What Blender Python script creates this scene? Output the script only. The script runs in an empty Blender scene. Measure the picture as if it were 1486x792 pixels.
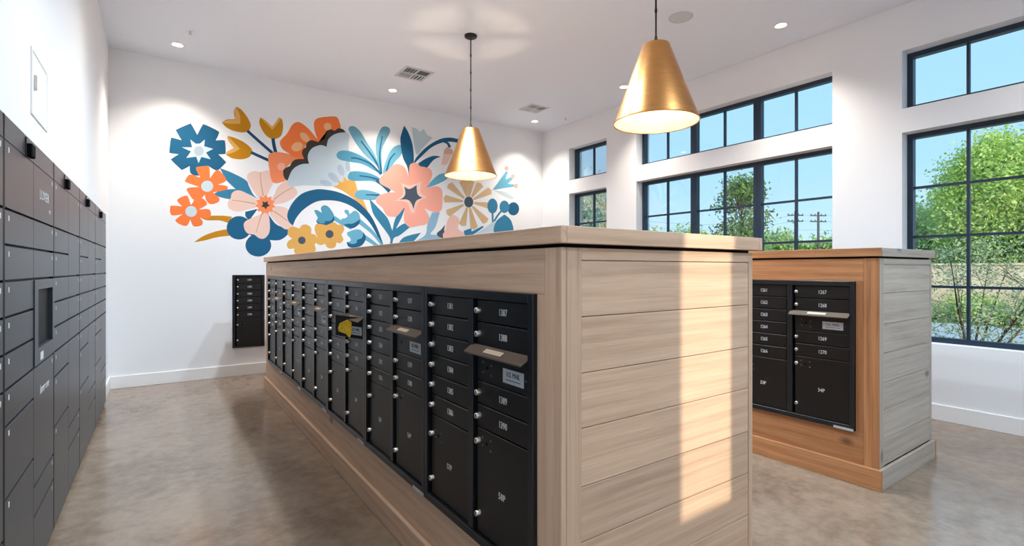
import bpy, bmesh, math, random
from mathutils import Vector, Matrix
random.seed(7)
scene = bpy.context.scene
C = scene.collection

# ------------------------------------------------------------------ camera
cam_d = bpy.data.cameras.new('camera'); cam_d.sensor_width = 36.0; cam_d.sensor_fit = 'HORIZONTAL'
cam_d.lens = 731.0 / 1486.0 * 36.0; cam_d.shift_y = -6.2 / 1486.0; cam_d.clip_start = 0.02; cam_d.clip_end = 500
cam = bpy.data.objects.new('camera', cam_d); C.objects.link(cam)
cam.location = (0, 0, 1.42); cam.rotation_euler = (math.radians(90), 0, math.radians(-34.93))
scene.camera = cam
# ------------------------------------------------------------------ sky
world = bpy.data.worlds.new('sky'); scene.world = world; world.use_nodes = True
wt = world.node_tree; wn = wt.nodes; wl = wt.links
for n in list(wn): wn.remove(n)
w_out = wn.new('ShaderNodeOutputWorld'); w_bg = wn.new('ShaderNodeBackground')
w_tc = wn.new('ShaderNodeTexCoord'); w_sep = wn.new('ShaderNodeSeparateXYZ'); w_ramp = wn.new('ShaderNodeValToRGB')
wl.new(w_tc.outputs['Generated'], w_sep.inputs[0]); wl.new(w_sep.outputs['Z'], w_ramp.inputs[0])
e = w_ramp.color_ramp.elements
e[0].position = 0.0; e[0].color = (0.58, 0.77, 0.90, 1)
e[1].position = 0.6; e[1].color = (0.32, 0.60, 0.92, 1)
m_ = e.new(0.16); m_.color = (0.41, 0.68, 0.93, 1)
wl.new(w_ramp.outputs[0], w_bg.inputs['Color']); wl.new(w_bg.outputs[0], w_out.inputs[0])
SKY_STRENGTH = 0.8
w_bg.inputs['Strength'].default_value = SKY_STRENGTH
# ------------------------------------------------------------------ low sun from behind the camera
SUN_AZ, SUN_EL = math.radians(25.0), math.radians(10.0)      # light travels towards +Y and +X
sun_d = bpy.data.lights.new('sun', 'SUN'); sun_d.energy = 2.8; sun_d.color = (1.0, 0.86, 0.66); sun_d.angle = math.radians(0.5)
sun = bpy.data.objects.new('sun', sun_d); C.objects.link(sun); sun.location = (-6, -14, 8)
_d = Vector((math.sin(SUN_AZ) * math.cos(SUN_EL), math.cos(SUN_AZ) * math.cos(SUN_EL), -math.sin(SUN_EL)))
sun.rotation_euler = _d.to_track_quat('-Z', 'Y').to_euler()
# ------------------------------------------------------------------ exposure
vs = scene.view_settings
vs.view_transform = 'Standard'; vs.look = 'None'; vs.gamma = 1.0; vs.use_curve_mapping = False
vs.exposure = 0.7
DOWNLIGHT_W = 112.0; FILL_W = 105.0; PENDANT_W = 8.0

# ------------------------------------------------------------------ materials
def s2l(c): return tuple((v / 255 / 12.92) if v / 255 <= .04045 else ((v / 255 + .055) / 1.055) ** 2.4 for v in c)
def mat(name, col, rough=.5, metal=0.0, spec=.5, noise=0.0, nscale=8.0, bump=0.0, bscale=60.0, emit=None, estr=0.0, trans=0.0):
    m = bpy.data.materials.new(name); m.use_nodes = True
    nt = m.node_tree; b = nt.nodes['Principled BSDF']
    lc = s2l(col)
    b.inputs['Base Color'].default_value = (*lc, 1); b.inputs['Roughness'].default_value = rough
    b.inputs['Metallic'].default_value = metal; b.inputs['Specular IOR Level'].default_value = spec
    if noise:
        tc = nt.nodes.new('ShaderNodeTexCoord'); nz = nt.nodes.new('ShaderNodeTexNoise'); rp = nt.nodes.new('ShaderNodeValToRGB')
        nz.inputs['Scale'].default_value = nscale; nz.inputs['Detail'].default_value = 6
        nt.links.new(tc.outputs['Object'], nz.inputs['Vector']); nt.links.new(nz.outputs['Fac'], rp.inputs[0])
        rp.color_ramp.elements[0].position = .3; rp.color_ramp.elements[1].position = .7
        rp.color_ramp.elements[0].color = (*[v * (1 - noise) for v in lc], 1); rp.color_ramp.elements[1].color = (*[min(1, v * (1 + noise)) for v in lc], 1)
        nt.links.new(rp.outputs[0], b.inputs['Base Color'])
    if bump:
        tc = nt.nodes.new('ShaderNodeTexCoord'); nz = nt.nodes.new('ShaderNodeTexNoise'); bp = nt.nodes.new('ShaderNodeBump')
        nz.inputs['Scale'].default_value = bscale; nz.inputs['Detail'].default_value = 4
        bp.inputs['Strength'].default_value = bump; bp.inputs['Distance'].default_value = .01
        nt.links.new(tc.outputs['Object'], nz.inputs['Vector']); nt.links.new(nz.outputs['Fac'], bp.inputs['Height']); nt.links.new(bp.outputs[0], b.inputs['Normal'])
    if emit:
        b.inputs['Emission Color'].default_value = (*s2l(emit), 1); b.inputs['Emission Strength'].default_value = estr
    return m

def wood(name, c_dark, c_mid, c_light, axis, rough=.55):
    """sawn oak; grain runs along the given axis of the thing"""
    m = bpy.data.materials.new(name); m.use_nodes = True
    nt = m.node_tree; N = nt.nodes; L = nt.links; b = N['Principled BSDF']
    b.inputs['Roughness'].default_value = rough; b.inputs['Specular IOR Level'].default_value = .35
    tc = N.new('ShaderNodeTexCoord'); oi = N.new('ShaderNodeObjectInfo')
    mul = N.new('ShaderNodeMath'); mul.operation = 'MULTIPLY'; mul.inputs[1].default_value = 37.0
    L.new(oi.outputs['Random'], mul.inputs[0])
    add = N.new('ShaderNodeVectorMath'); add.operation = 'ADD'
    L.new(tc.outputs['Object'], add.inputs[0]); L.new(mul.outputs[0], add.inputs[1])
    def mapped(al, ac):
        mp = N.new('ShaderNodeMapping'); s = [ac, ac, ac]; s[axis] = al
        mp.inputs['Scale'].default_value = s; L.new(add.outputs[0], mp.inputs['Vector']); return mp.outputs[0]
    n1 = N.new('ShaderNodeTexNoise'); n1.inputs['Scale'].default_value = 1; n1.inputs['Detail'].default_value = 7; n1.inputs['Roughness'].default_value = .62; n1.inputs['Distortion'].default_value = .5
    L.new(mapped(2.2, 70), n1.inputs['Vector'])
    n2 = N.new('ShaderNodeTexNoise'); n2.inputs['Scale'].default_value = 1; n2.inputs['Detail'].default_value = 3; n2.inputs['Distortion'].default_value = 1.2
    L.new(mapped(.9, 4.5), n2.inputs['Vector'])
    wv = N.new('ShaderNodeTexWave'); wv.wave_type = 'RINGS'; wv.rings_direction = 'X' if axis == 0 else 'Y' if axis == 1 else 'Z'
    wv.inputs['Scale'].default_value = 1.0; wv.inputs['Distortion'].default_value = 7; wv.inputs['Detail'].default_value = 3; wv.inputs['Detail Scale'].default_value = .8
    L.new(mapped(.35, 7), wv.inputs['Vector'])
    mx = N.new('ShaderNodeMix'); mx.data_type = 'FLOAT'; mx.inputs[0].default_value = .14
    L.new(n1.outputs['Fac'], mx.inputs[2]); L.new(wv.outputs['Fac'], mx.inputs[3])
    mx2 = N.new('ShaderNodeMix'); mx2.data_type = 'FLOAT'; mx2.inputs[0].default_value = .3
    L.new(mx.outputs[0], mx2.inputs[2]); L.new(n2.outputs['Fac'], mx2.inputs[3])
    rp = N.new('ShaderNodeValToRGB'); E_ = rp.color_ramp.elements
    E_[0].position = .34; E_[0].color = (*s2l(c_dark), 1); E_[1].position = .64; E_[1].color = (*s2l(c_light), 1)
    q = E_.new(.47); q.color = (*s2l(c_mid), 1)
    L.new(mx2.outputs[0], rp.inputs[0])
    # knots
    vo = N.new('ShaderNodeTexVoronoi'); vo.inputs['Scale'].default_value = 1.0; vo.inputs['Randomness'].default_value = 1.0
    L.new(mapped(1.5, 2.6), vo.inputs['Vector'])
    kr = N.new('ShaderNodeValToRGB'); kr.color_ramp.elements[0].position = .02; kr.color_ramp.elements[0].color = (.75, .75, .75, 1)
    kr.color_ramp.elements[1].position = .09; kr.color_ramp.elements[1].color = (0, 0, 0, 1)
    L.new(vo.outputs['Distance'], kr.inputs[0])
    km = N.new('ShaderNodeMix'); km.data_type = 'RGBA'; km.inputs[7].default_value = (*s2l(tuple(v * .5 for v in c_dark)), 1)
    L.new(kr.outputs[0], km.inputs[0]); L.new(rp.outputs[0], km.inputs[6])
    # every board has its own tone
    hv = N.new('ShaderNodeHueSaturation'); mr = N.new('ShaderNodeMapRange'); mr.inputs[3].default_value = .9; mr.inputs[4].default_value = 1.07
    L.new(oi.outputs['Random'], mr.inputs[0]); L.new(mr.outputs[0], hv.inputs['Value']); L.new(km.outputs[2], hv.inputs['Color'])
    L.new(hv.outputs[0], b.inputs['Base Color'])
    bp = N.new('ShaderNodeBump'); bp.inputs['Strength'].default_value = .25; bp.inputs['Distance'].default_value = .004
    L.new(mx.outputs[0], bp.inputs['Height']); L.new(bp.outputs[0], b.inputs['Normal'])
    return m

def concrete():
    m = bpy.data.materials.new('polished_concrete'); m.use_nodes = True
    nt = m.node_tree; N = nt.nodes; L = nt.links; b = N['Principled BSDF']
    tc = N.new('ShaderNodeTexCoord')
    n1 = N.new('ShaderNodeTexNoise'); n1.inputs['Scale'].default_value = 1.3; n1.inputs['Detail'].default_value = 9; n1.inputs['Roughness'].default_value = .62; n1.inputs['Distortion'].default_value = .6
    n2 = N.new('ShaderNodeTexNoise'); n2.inputs['Scale'].default_value = 11; n2.inputs['Detail'].default_value = 9; n2.inputs['Roughness'].default_value = .7
    n3 = N.new('ShaderNodeTexNoise'); n3.inputs['Scale'].default_value = 3.2; n3.inputs['Detail'].default_value = 5; n3.inputs['Distortion'].default_value = 1.5
    for n in (n1, n2, n3): L.new(tc.outputs['Object'], n.inputs['Vector'])
    mx = N.new('ShaderNodeMix'); mx.data_type = 'FLOAT'; mx.inputs[0].default_value = .45
    L.new(n1.outputs['Fac'], mx.inputs[2]); L.new(n2.outputs['Fac'], mx.inputs[3])
    rp = N.new('ShaderNodeValToRGB'); E_ = rp.color_ramp.elements
    E_[0].position = .36; E_[0].color = (*s2l((112, 95, 80)), 1); E_[1].position = .64; E_[1].color = (*s2l((156, 138, 121)), 1)
    q = E_.new(.5); q.color = (*s2l((139, 121, 105)), 1)
    L.new(mx.outputs[0], rp.inputs[0])
    sp = N.new('ShaderNodeValToRGB'); sp.color_ramp.elements[0].position = .66; sp.color_ramp.elements[1].position = .8
    sp.color_ramp.elements[1].color = (.12, .12, .12, 1)
    L.new(n3.outputs['Fac'], sp.inputs[0])
    km = N.new('ShaderNodeMix'); km.data_type = 'RGBA'; km.inputs[7].default_value = (*s2l((92, 78, 66)), 1)
    L.new(sp.outputs[0], km.inputs[0]); L.new(rp.outputs[0], km.inputs[6]); L.new(km.outputs[2], b.inputs['Base Color'])
    rr = N.new('ShaderNodeMapRange'); rr.inputs[3].default_value = .08; rr.inputs[4].default_value = .24
    L.new(n2.outputs['Fac'], rr.inputs[0]); L.new(rr.outputs[0], b.inputs['Roughness'])
    b.inputs['Specular IOR Level'].default_value = .6
    bp = N.new('ShaderNodeBump'); bp.inputs['Strength'].default_value = .08; bp.inputs['Distance'].default_value = .01
    L.new(n2.outputs['Fac'], bp.inputs['Height']); L.new(bp.outputs[0], b.inputs['Normal'])
    return m

def glass_mat():
    m = bpy.data.materials.new('window_glass'); m.use_nodes = True
    nt = m.node_tree; N = nt.nodes; L = nt.links; N.remove(N['Principled BSDF'])
    t = N.new('ShaderNodeBsdfTransparent'); t.inputs[0].default_value = (.95, .985, .99, 1)
    g = N.new('ShaderNodeBsdfGlossy'); g.inputs['Roughness'].default_value = .02
    fr = N.new('ShaderNodeFresnel'); fr.inputs[0].default_value = 1.45
    k = N.new('ShaderNodeMath'); k.operation = 'MULTIPLY'; k.inputs[1].default_value = .55; L.new(fr.outputs[0], k.inputs[0])
    x = N.new('ShaderNodeMixShader'); L.new(k.outputs[0], x.inputs[0]); L.new(t.outputs[0], x.inputs[1]); L.new(g.outputs[0], x.inputs[2])
    L.new(x.outputs[0], N['Material Output'].inputs[0]); return m

def leaf_mat(name, c1, c2):
    m = bpy.data.materials.new(name); m.use_nodes = True
    nt = m.node_tree; N = nt.nodes; L = nt.links; N.remove(N['Principled BSDF'])
    tc = N.new('ShaderNodeTexCoord'); nz = N.new('ShaderNodeTexNoise'); nz.inputs['Scale'].default_value = 2.5; nz.inputs['Detail'].default_value = 8
    rp = N.new('ShaderNodeValToRGB'); rp.color_ramp.elements[0].position = .35; rp.color_ramp.elements[1].position = .65
    rp.color_ramp.elements[0].color = (*s2l(c1), 1); rp.color_ramp.elements[1].color = (*s2l(c2), 1)
    L.new(tc.outputs['Object'], nz.inputs[0]); L.new(nz.outputs['Fac'], rp.inputs[0])
    d = N.new('ShaderNodeBsdfDiffuse'); t = N.new('ShaderNodeBsdfTranslucent'); x = N.new('ShaderNodeMixShader'); x.inputs[0].default_value = .35
    L.new(rp.outputs[0], d.inputs[0]); L.new(rp.outputs[0], t.inputs[0]); L.new(d.outputs[0], x.inputs[1]); L.new(t.outputs[0], x.inputs[2])
    L.new(x.outputs[0], N['Material Output'].inputs[0]); return m

def clear_bulb():
    m = bpy.data.materials.new('clear_lamp_bulb'); m.use_nodes = True
    nt = m.node_tree; N = nt.nodes; L = nt.links; N.remove(N['Principled BSDF'])
    t = N.new('ShaderNodeBsdfTransparent'); e_ = N.new('ShaderNodeEmission'); e_.inputs[0].default_value = (1, .8, .5, 1); e_.inputs[1].default_value = 1.5
    a = N.new('ShaderNodeAddShader'); L.new(t.outputs[0], a.inputs[0]); L.new(e_.outputs[0], a.inputs[1]); L.new(a.outputs[0], N['Material Output'].inputs[0]); return m

def brushed_brass():
    m = bpy.data.materials.new('brushed_brass'); m.use_nodes = True
    nt = m.node_tree; N = nt.nodes; L = nt.links; b = N['Principled BSDF']
    b.inputs['Base Color'].default_value = (*s2l((208, 150, 92)), 1); b.inputs['Metallic'].default_value = 1.0
    b.inputs['Roughness'].default_value = .33; b.inputs['Anisotropic'].default_value = .5
    tc = N.new('ShaderNodeTexCoord'); mp = N.new('ShaderNodeMapping'); mp.inputs['Scale'].default_value = (3, 3, 500)
    nz = N.new('ShaderNodeTexNoise'); nz.inputs['Scale'].default_value = 2; nz.inputs['Detail'].default_value = 4
    L.new(tc.outputs['Object'], mp.inputs[0]); L.new(mp.outputs[0], nz.inputs[0])
    rr = N.new('ShaderNodeMapRange'); rr.inputs[3].default_value = .25; rr.inputs[4].default_value = .3
    L.new(nz.outputs['Fac'], rr.inputs[0]); L.new(rr.outputs[0], b.inputs['Roughness'])
    return m

M = {
 'wall': mat('white_wall_paint', (240, 243, 248), .75, spec=.2, bump=.05, bscale=140),
 'ceil': mat('ceiling_paint', (233, 240, 252), .8, spec=.15),
 'trim': mat('white_trim_paint', (243, 244, 246), .45, spec=.3),
 'floor': concrete(),
 'oak_x': wood('whitewashed_oak_x', (192, 158, 132), (208, 173, 146), (220, 187, 160), 0),
 'oak_y': wood('whitewashed_oak_y', (188, 155, 129), (206, 172, 145), (218, 187, 160), 1),
 'oak_z': wood('whitewashed_oak_z', (192, 158, 132), (207, 173, 146), (218, 186, 160), 2),
 'warmlit_y': wood('warm_lit_oak_y', (148, 100, 66), (172, 118, 78), (188, 137, 96), 1),  # same oak, warm light on the island's front tinted into the colour
 'warmlit_z': wood('warm_lit_oak_z', (146, 98, 64), (170, 116, 76), (186, 135, 94), 2),
 'coollit_x': wood('cool_lit_oak_x', (164, 151, 139), (182, 170, 158), (196, 185, 173), 0),  # same oak, cool daylight on the island's end tinted into the colour
 'coollit_z': wood('cool_lit_oak_z', (164, 151, 139), (180, 168, 156), (194, 183, 171), 2),
 'black': mat('black_powder_coat', (12, 15, 19), .36, spec=.5, bump=.04, bscale=400),
 'blackframe': mat('black_frame_metal', (22, 27, 33), .3, spec=.5),
 'void': mat('dark_gap', (12, 13, 15), .8, spec=.1),
 'rivet': mat('grey_rivet', (88, 92, 96), .4, metal=.4),
 'nickel': mat('nickel', (205, 203, 198), .24, metal=1),
 'bronze': mat('hood_metal', (112, 98, 86), .5, metal=.35),
 'white': mat('white_print', (222, 224, 226), .6),
 'sticker': mat('cream_sticker', (232, 214, 190), .6),
 'plate': mat('silver_plate', (186, 194, 200), .4, metal=.2),
 'ink': mat('dark_ink', (40, 42, 46), .6),
 'yellow': mat('yellow_paper', (226, 186, 36), .6, noise=.25, nscale=60),
 'locker': mat('charcoal_locker', (50, 56, 63), .34, spec=.5, noise=.06, nscale=3),
 'lockerdark': mat('locker_gap', (16, 20, 26), .55),
 'screen': mat('dark_glass_screen', (20, 27, 32), .5, spec=.25),
 'winframe': mat('window_frame_paint', (24, 46, 68), .4),
 'glass': glass_mat(),
 'brass': brushed_brass(),
 'shadein': mat('white_enamel', (244, 234, 214), .6),
 'rod': mat('dark_bronze_rod', (44, 38, 34), .4, metal=.6),
 'lens': mat('lamp_lens', (255, 246, 230), .5, emit=(255, 236, 205), estr=9.0),
 'bulb': clear_bulb(),
 'grille': mat('grey_grille', (204, 208, 214), .6, noise=.1, nscale=200),
 'duct': mat('vent_duct', (88, 96, 104), .7),
 'ventw': mat('vent_white', (206, 210, 216), .5),
 'grass': mat('lawn', (96, 118, 58), .9, spec=.1, noise=.3, nscale=3),
 'asphalt': mat('pale_pavement', (216, 213, 210), .85, spec=.1, noise=.08, nscale=4),
 'stone': mat('tan_stone', (240, 212, 184), .85, spec=.1, noise=.2, nscale=3),
 'bark': mat('bark', (92, 80, 66), .9, spec=.1, noise=.25, nscale=12),
 'pole': mat('weathered_pole', (92, 92, 92), .9, spec=.1),
 'leaf_a': leaf_mat('leaf_bright', (164, 194, 84), (224, 240, 158)),
 'leaf_b': leaf_mat('leaf_mid', (138, 172, 98), (204, 222, 154)),
 'leaf_d': leaf_mat('leaf_dark', (84, 112, 66), (142, 168, 100)),
 'leaf_c': leaf_mat('leaf_grey', (142, 162, 122), (204, 214, 178)),
}

# ------------------------------------------------------------------ mesh helpers
def link(o, parent=None):
    C.objects.link(o)
    if parent is not None: o.parent = parent
    return o
def tag(o, label=None, cat=None, group=None, kind=None):
    if label: o['label'] = label
    if cat: o['category'] = cat
    if group: o['group'] = group
    if kind: o['kind'] = kind
    return o
def thing(name, label, cat, loc=(0, 0, 0), rz=0.0, group=None, kind=None):
    o = bpy.data.objects.new(name, None); o.empty_display_size = .1
    o.location = loc; o.rotation_euler = (0, 0, rz); C.objects.link(o)
    return tag(o, label, cat, group, kind)
def obj(name, me, m=None, parent=None, loc=None, rot=None):
    o = bpy.data.objects.new(name, me)
    if m is not None and not me.materials: me.materials.append(M[m] if isinstance(m, str) else m)
    if loc is not None: o.location = loc
    if rot is not None: o.rotation_euler = rot
    return link(o, parent)
def mesh_of(bm, name='m', smooth=False):
    me = bpy.data.meshes.new(name); bm.normal_update(); bm.to_mesh(me); bm.free()
    if smooth:
        for p in me.polygons: p.use_smooth = True
    return me
def add_box(bm, x0, x1, y0, y1, z0, z1):
    vs_ = [bm.verts.new(p) for p in ((x0, y0, z0), (x1, y0, z0), (x1, y1, z0), (x0, y1, z0), (x0, y0, z1), (x1, y0, z1), (x1, y1, z1), (x0, y1, z1))]
    for f in ((3, 2, 1, 0), (4, 5, 6, 7), (0, 1, 5, 4), (1, 2, 6, 5), (2, 3, 7, 6), (3, 0, 4, 7)): bm.faces.new([vs_[i] for i in f])
def boxes(*bs, bevel=0.0):
    bm = bmesh.new()
    for b in bs: add_box(bm, *b)
    if bevel: bmesh.ops.bevel(bm, geom=bm.edges[:], offset=bevel, segments=1, affect='EDGES')
    return mesh_of(bm)
_cache = {}
def cbox(w, d, h, m, bevel=.0015):
    """cached box: x 0..w, y 0..d, z 0..h"""
    k = (round(w, 4), round(d, 4), round(h, 4), m, bevel)
    if k not in _cache:
        me = boxes((0, w, 0, d, 0, h), bevel=bevel); me.materials.append(M[m]); _cache[k] = me
    return _cache[k]
def lathe(prof, seg=24, smooth=True, close=False):
    """prof: list of (r, z)"""
    bm = bmesh.new(); rings = []
    for r, z in prof:
        if r < 1e-6: rings.append([bm.verts.new((0, 0, z))])
        else: rings.append([bm.verts.new((r * math.cos(2 * math.pi * i / seg), r * math.sin(2 * math.pi * i / seg), z)) for i in range(seg)])
    prs = list(zip(rings, rings[1:])) + ([(rings[-1], rings[0])] if close else [])
    for a, b in prs:
        for i in range(seg):
            j = (i + 1) % seg
            if len(a) == 1 and len(b) == 1: continue
            if len(a) == 1: bm.faces.new((a[0], b[j], b[i]))
            elif len(b) == 1: bm.faces.new((a[i], a[j], b[0]))
            else: bm.faces.new((a[i], a[j], b[j], b[i]))
    bmesh.ops.recalc_face_normals(bm, faces=bm.faces[:])
    return mesh_of(bm, smooth=smooth)
def tube(bm, pts, radii, seg=6, cap=True):
    rings = []; n = len(pts); pts = [Vector(p) for p in pts]
    for i, p in enumerate(pts):
        t = (pts[min(n - 1, i + 1)] - pts[max(0, i - 1)]).normalized()
        a = t.orthogonal().normalized() if abs(t.z) > .99 else t.cross(Vector((0, 0, 1))).normalized()
        b = t.cross(a)
        rings.append([bm.verts.new(p + (a * math.cos(2 * math.pi * k / seg) + b * math.sin(2 * math.pi * k / seg)) * radii[i]) for k in range(seg)])
    for r0, r1 in zip(rings, rings[1:]):
        for k in range(seg): bm.faces.new((r0[k], r0[(k + 1) % seg], r1[(k + 1) % seg], r1[k]))
    if cap:
        bm.faces.new(rings[0][::-1]); bm.faces.new(rings[-1])
_txt = {}
def text_mesh(s, size, m, sx=1.0, align='CENTER', shear=0.0):
    """flat lettering in the x-z plane, facing -y, origin at its centre"""
    k = (s, size, m, sx, align, shear)
    if k in _txt: return _txt[k]
    cu = bpy.data.curves.new('t', 'FONT'); cu.body = s; cu.size = size; cu.resolution_u = 2; cu.extrude = .0004
    cu.align_x = align; cu.align_y = 'CENTER'; cu.shear = shear
    o = bpy.data.objects.new('t', cu); C.objects.link(o)
    dg = bpy.context.evaluated_depsgraph_get()
    me = bpy.data.meshes.new_from_object(o.evaluated_get(dg))
    bpy.data.objects.remove(o); bpy.data.curves.remove(cu)
    me.transform(Matrix.Rotation(math.radians(90), 4, 'X') @ Matrix.Diagonal((sx, 1, 1, 1)))
    me.materials.clear(); me.materials.append(M[m]); _txt[k] = me
    return me

# =================================================================== the room
XL, XR, YF, YB, H = -0.50, 6.0, 7.58, -2.4, 4.02
def struct(name, me, m, label, cat, parent=None):
    o = obj(name, me, m, parent)
    if parent is None: tag(o, label, cat, kind='structure')
    return o
struct('floor', boxes((-1.3, 6.3, -2.7, 8.0, -.15, 0)), 'floor', 'polished beige concrete floor of the mail room', 'floor')
struct('ceiling', boxes((-1.3, 6.3, -2.7, 8.0, H, H + .2)), 'ceil', 'smooth white painted flat ceiling', 'ceiling')
WU = (.783, 1.169, .368, 1.337)                     # niche for the single mailbox column
struct('wall_far', boxes((XL - .8, WU[0], YF, YF + .4, 0, H), (WU[1], 6.3, YF, YF + .4, 0, H), (WU[0], WU[1], YF, YF + .4, 0, WU[2]), (WU[0], WU[1], YF, YF + .4, WU[3], H)), 'wall', 'white end wall that carries the flower mural', 'wall')
LK0, LKW, LKN = 1.51, 1.045, 5                     # locker bank: first edge, unit width, units
LKE = LK0 + LKW * LKN
LKH = 1.985
struct('wall_left', boxes((XL - .8, XL, YB, LK0 - .004, 0, H), (XL - .8, XL, LKE + .004, YF, 0, H), (XL - .8, XL, LK0 - .004, LKE + .004, LKH + .004, H), (XL - .8, XL - .62, LK0 - .004, LKE + .004, 0, LKH + .004)),
       'wall', 'white wall at left above the charcoal lockers', 'wall')
# window wall: openings are (y0, y1, z0, z1)
ZL0, ZL1, ZT0, ZT1 = .71, 2.76, 2.996, 3.567
OPEN = [(-.89, 1.871, ZL0, ZL1, 3, 4), (-.89, 1.871, ZT0, ZT1, 3, 1),
        (2.50, 5.255, ZL0, ZL1, 3, 4), (2.50, 5.255, ZT0, ZT1, 3, 1),
        (5.885, 6.805, ZL0, ZL1, 1, 4), (5.885, 6.805, ZT0, ZT1, 1, 1)]
ys = [(-.89, 1.871), (2.50, 5.255), (5.885, 6.805)]
wb = []
y = YB
for a, b in ys:
    wb.append((XR, 6.3, y, a, 0, H)); y = b
    wb += [(XR, 6.3, a, b, 0, ZL0), (XR, 6.3, a, b, ZL1, ZT0), (XR, 6.3, a, b, ZT1, H)]
wb.append((XR, 6.3, y, YF, 0, H))
struct('wall_right', boxes(*wb), 'wall', 'white wall at right with tall black framed windows', 'wall')
SLX0, SLX1, SLZ0, SLZ1 = -.185, .285, 1.15, 2.70       # added unseen window behind the camera, cuts the sun to a stripe
struct('wall_front', boxes((XL - .8, SLX0, YB - .3, YB, 0, H), (SLX1, 6.3, YB - .3, YB, 0, H), (SLX0, SLX1, YB - .3, YB, 0, SLZ0), (SLX0, SLX1, YB - .3, YB, SLZ1, H)),
       'wall', 'white wall at the near end behind the viewer', 'wall')
BH, BT = .147, .018
def baseboard(name, bx, label): struct(name, boxes(bx, bevel=.003), 'trim', label, 'baseboard')
baseboard('baseboard_far', (XL + BT, XR - BT, YF - BT, YF, 0, BH), 'tall white baseboard under the flower mural')
baseboard('baseboard_left', (XL, XL + BT, LKE + .006, YF, 0, BH), 'short white baseboard between lockers and mural wall')
baseboard('baseboard_right', (XR - BT, XR, YB, YF - BT, 0, BH), 'white baseboard under the tall windows')

def window(n, op, label):
    y0, y1, z0, z1, nu, nr = op
    w = thing('window_%d' % n, label, 'window', (6.135, (y0 + y1) / 2, z0), 0, None, 'structure')
    yc = (y0 + y1) / 2; uw = (y1 - y0) / nu; hz = z1 - z0; fr = .048
    for u in range(nu):
        a = y0 - yc + u * uw; b = a + uw
        bm = bmesh.new(); e_ = .001
        add_box(bm, 0, .075, a + e_, a + fr, 0, hz); add_box(bm, 0, .075, b - fr, b - e_, 0, hz)
        add_box(bm, 0, .075, a + fr, b - fr, 0, fr); add_box(bm, 0, .075, a + fr, b - fr, hz - fr, hz)
        obj('frame', mesh_of(bm), 'winframe', w)
        ia, ib, m2 = a + fr, b - fr, .012
        mid = (ia + ib) / 2
        obj('muntin', boxes((.02, .055, mid - m2, mid + m2, fr, hz - fr)), 'winframe', w)
        rh = (hz - 2 * fr) / nr
        for r in range(nr):
            for (pa, pb) in ((ia, mid - m2), (mid + m2, ib)):
                lo = fr + r * rh + (m2 if r else 0); hi = fr + (r + 1) * rh - (m2 if r < nr - 1 else 0)
                obj('pane', boxes((.036, .040, pa, pb, lo, hi)), 'glass', w)
                if r < nr - 1: obj('muntin', boxes((.02, .055, pa, pb, hi, hi + 2 * m2)), 'winframe', w)
    return w
window(1, OPEN[4], 'narrow lower window next to the mural corner')
window(2, OPEN[5], 'small transom window next to the mural corner')
window(3, OPEN[2], 'wide lower window of three units above the long counter')
window(4, OPEN[3], 'wide transom window behind the nearer brass pendant')
window(5, OPEN[0], 'tall right window with the green tree outside')
window(6, OPEN[1], 'transom window above the green tree at far right')
sw = thing('window_7', 'added unseen window behind the viewer that shapes the sun stripe', 'window', ((SLX0 + SLX1) / 2, YB - .15, SLZ0), 0, None, 'structure')
hw = (SLX1 - SLX0) / 2; hh = SLZ1 - SLZ0
obj('frame', boxes((-hw, -hw + .02, 0, .05, 0, hh), (hw - .02, hw, 0, .05, 0, hh), (-hw + .02, hw - .02, 0, .05, 0, .02), (-hw + .02, hw - .02, 0, .05, hh - .02, hh)), 'winframe', sw)
obj('pane', boxes((-hw + .02, hw - .02, .02, .026, .02, hh - .02)), 'glass', sw)

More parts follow.
